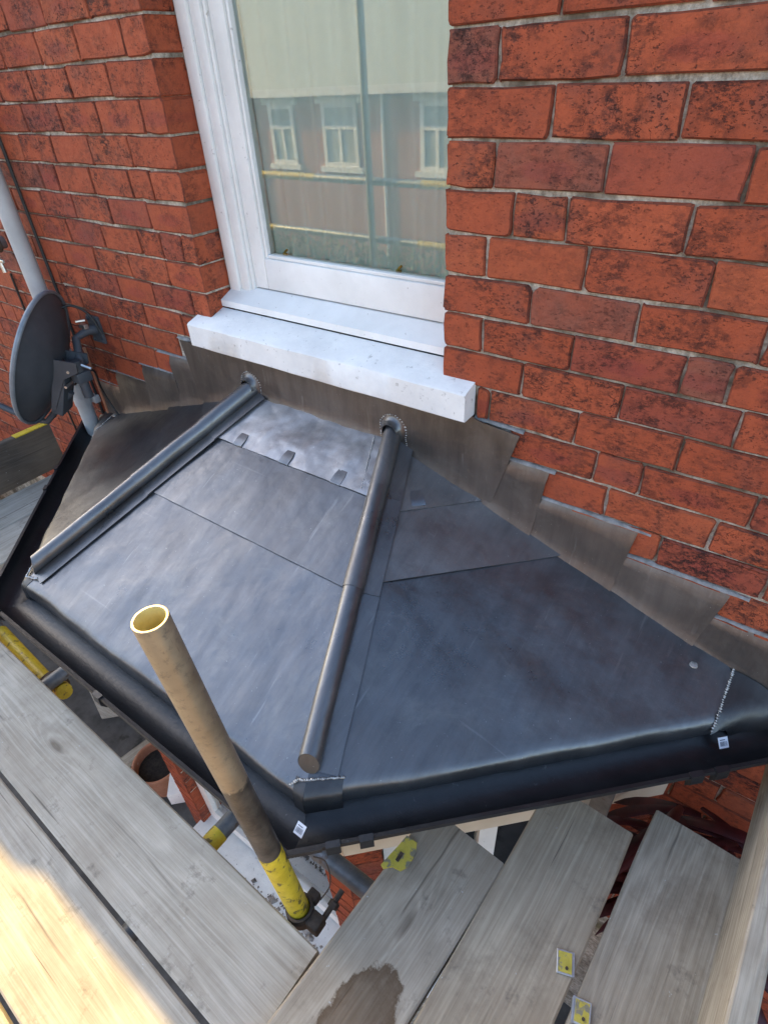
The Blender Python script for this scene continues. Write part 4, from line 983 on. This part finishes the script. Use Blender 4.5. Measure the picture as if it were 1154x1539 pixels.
# ---------------------------------------------------------------- things down below
pot = thing('flower_pot', 'terracotta flower pot with dark soil on the ground by the bay', 'flower pot', (-2.06, -0.46, GZ))
MB().lathe([(0.0, 0.01), (0.115, 0.0), (0.150, 0.24), (0.172, 0.245), (0.176, 0.30), (0.166, 0.305), (0.156, 0.30), (0.152, 0.25), (0.148, 0.20)], 32).build('pot', 'terracotta', pot, smooth=True)
MB().lathe([(0.001, 0.235), (0.08, 0.240), (0.15, 0.225)], 24).build('soil', 'soil', pot, smooth=True)
t_ = MB().box(-0.45, 0.45, -0.045, 0.045, 0, 0.05, 0.004).build('timber_batten', 'wood', None, loc=(-2.42, -0.50, GZ+0.03), rot=(0, 0, R(82))); tag(t_, 'grey timber batten lying on the dark ground next to the flower pot', 'timber')
t_ = MB().add([(0, 0, 0), (0.36, -0.10, 0), (0.62, 0.15, 0), (0.55, 0.45, 0), (0.05, 0.30, 0), (0, 0, .018), (0.36, -0.10, .018), (0.62, 0.15, .018), (0.55, 0.45, .018), (0.05, 0.30, .018)],
     [(4, 3, 2, 1, 0), (5, 6, 7, 8, 9), (0, 1, 6, 5), (1, 2, 7, 6), (2, 3, 8, 7), (3, 4, 9, 8), (4, 0, 5, 9)]).build('board_offcut', 'wood_pale', None, loc=(-3.43, -0.30, GZ+0.04), rot=(0, R(-2), 0)); t_.scale = (1.42, 1.42, 1.0); tag(t_, 'pale angular board offcut lying on the dark ground below the front gutter', 'offcut')
for i in range(6):
    a = Vector((-1.55-0.10*i+random.uniform(-.1, .1), -0.75, -2.1)); d = Vector((-0.35+random.uniform(-.15, .1), 0.42+random.uniform(-.1, .1), -0.25+random.uniform(-.15, .1)))
    t_ = MB().tube([a, a+d*0.5+Vector((0, 0, .01)), a+d], [0.007, 0.007, 0.006], 8).build('bamboo_cane', 'straw', smooth=True)
    tag(t_, 'thin yellow bamboo cane in the dark gap below the front gutter', 'cane', 'canes under the gutter')
# debris on the ground-floor bay sill
mb = MB(); random.seed(21)
for i in range(170):
    x = random.gauss(-0.26, 0.17); y = random.uniform(-0.83, -0.745); r_ = random.uniform(0.002, 0.008)*(3.0 if random.random() > 0.88 else 1)
    if not -0.85 < x < -0.05: continue
    vs = [Vector((x, y, -2.968))+Vector((random.uniform(.6, 1.2)*dx, random.uniform(.6, 1.2)*dy, random.uniform(.15, .6)*dz))*r_ for dx, dy, dz in ((1, .4, 0), (-1, -.5, 0), (-.5, 1, 0), (.3, -1, 0), (.1, 0, 1), (0, 0, -.1))]
    mb.add(vs, [(0, 2, 4), (2, 1, 4), (1, 3, 4), (3, 0, 4), (2, 0, 5), (1, 2, 5), (3, 1, 5), (0, 3, 5)])
tag(mb.build('debris', 'debris'), 'crumbs of mortar and dirt scattered on the white ground-floor sill', 'debris', kind='stuff')
# red strap-leaved plant in the dark corner
pl = thing('cordyline_plant', 'dark red strap-leaved plant in the shadow below the right end of the gutter', 'plant', (0.99, -0.13, GZ))
MB().tube([(0, 0, 0), (0.02, 0.01, 1.0), (0, 0, 2.35)], [0.05, 0.04, 0.035], 10).build('trunk', 'rust', pl, smooth=True)
for i in range(120):
    a = random.uniform(math.pi, 2*math.pi)+random.uniform(-.4, .4); el = random.uniform(-0.1, 0.9); L = random.uniform(0.22, 0.36); w_ = random.uniform(0.011, 0.019)
    d = Vector((math.cos(a)*math.cos(el), math.sin(a)*math.cos(el), math.sin(el))); sd_ = Vector((-math.sin(a), math.cos(a), 0))
    p = Vector((random.uniform(-.13, .16), random.uniform(-.05, .06), 2.40+random.uniform(-.45, .12))); rings = []
    for k in range(8):
        u = k/7; ww = w_*(0.45+1.2*u)*(1-u**3)+0.001
        if k: p = p+d*(L/7); d = (d+Vector((0, 0, -0.14))).normalized()
        up_ = sd_.cross(d)
        rings.append([p-sd_*ww, p-up_*ww*0.35, p+sd_*ww])
    MB().rings(rings, False).build('leaf', 'leaf_red', pl, smooth='full', solid=0.0015)

# ---------------------------------------------------------------- the terrace across the street, seen mirrored in the window pane
opp = thing('terraced_house', 'red brick terrace with white windows across the street', 'house', (-8, -11, GZ))
OI = Matrix.Translation((8, 11, -GZ))
def opart(mb, name, mat, parent=opp, **kw):
    o = mb.build(name, mat, None, **kw); o.parent = parent; o.matrix_parent_inverse = OI if parent is opp else Matrix(); return o
opart(MB().box(-30, 14, -17, -11, GZ, -0.42), 'wall', 'brick_far')
opart(MB().prism([(-10.72, -0.42), (-10.72, -0.30), (-14.0, 2.3), (-17.3, -0.30), (-17.3, -0.42)], -30.3, 14.3, axis='x'), 'roof', 'slate_far')
opart(MB().box(-30.2, 14.2, -10.72, -10.66, -0.44, -0.28), 'fascia', 'paint')
for i, xw in enumerate((-15.2, -13.5, -11.43, -9.57, -6.9, -5.1, -2.6, -0.8, 1.8)):
    ww = 0.42 if i % 2 == 0 else 0.52
    for zt, zb in ((-0.60, -1.86),):
        m_ = MB(); m_.box(xw-ww, xw-ww+0.10, -11.02, -10.95, zb, zt); m_.box(xw+ww-0.10, xw+ww, -11.02, -10.95, zb, zt); m_.box(xw-ww+0.1, xw+ww-0.1, -11.02, -10.95, zb, zb+0.09)
        m_.box(xw-ww+0.1, xw+ww-0.1, -11.02, -10.95, zt-0.08, zt); m_.box(xw-ww+0.1, xw+ww-0.1, -11.02, -10.955, zt-0.50, zt-0.42); m_.box(xw-0.04, xw+0.04, -11.02, -10.956, zb+0.09, zt-0.5)
        m_.box(xw-ww-0.12, xw+ww+0.12, -11.02, -10.90, zb-0.11, zb-0.003); m_.box(xw-ww-0.16, xw+ww+0.16, -11.02, -10.93, zt+0.003, zt+0.20)
        f_ = opart(m_, 'window', 'paint')
        opart(MB().box(xw-ww+0.1, xw+ww-0.1, -11.01, -10.985, zb+0.09, zt-0.08), 'pane', 'far_pane', f_)
for x in (-8.3, -12.4, -3.9): opart(MB().tube([(x, -10.95, GZ), (x, -10.95, -0.45)], 0.04, 12), 'drainpipe', 'paint')

# clipped hedge in the opposite front garden
mb = MB(); random.seed(5)
for i in range(5200):
    p = Vector((random.uniform(-15, -3), random.uniform(-10.3, -9.7), GZ+random.uniform(0.1, 1.0)+0.16*math.sin(i*1.7)))
    a = Vector((random.gauss(0, 1), random.gauss(0, 1), random.gauss(0, 1))).normalized(); b_ = a.orthogonal().normalized()*0.05; c_ = a.cross(b_).normalized()*0.035
    mb.add([p-b_, p+c_, p+b_, p-c_], [(0, 1, 2, 3)])
hg = thing('hedge', 'low green hedge in the garden across the street', 'hedge', (-9, -10, GZ))
o = mb.build('foliage', 'leaf_green'); o.parent = hg; o.matrix_parent_inverse = Matrix.Translation((9, 10, -GZ)); o['kind'] = 'stuff'
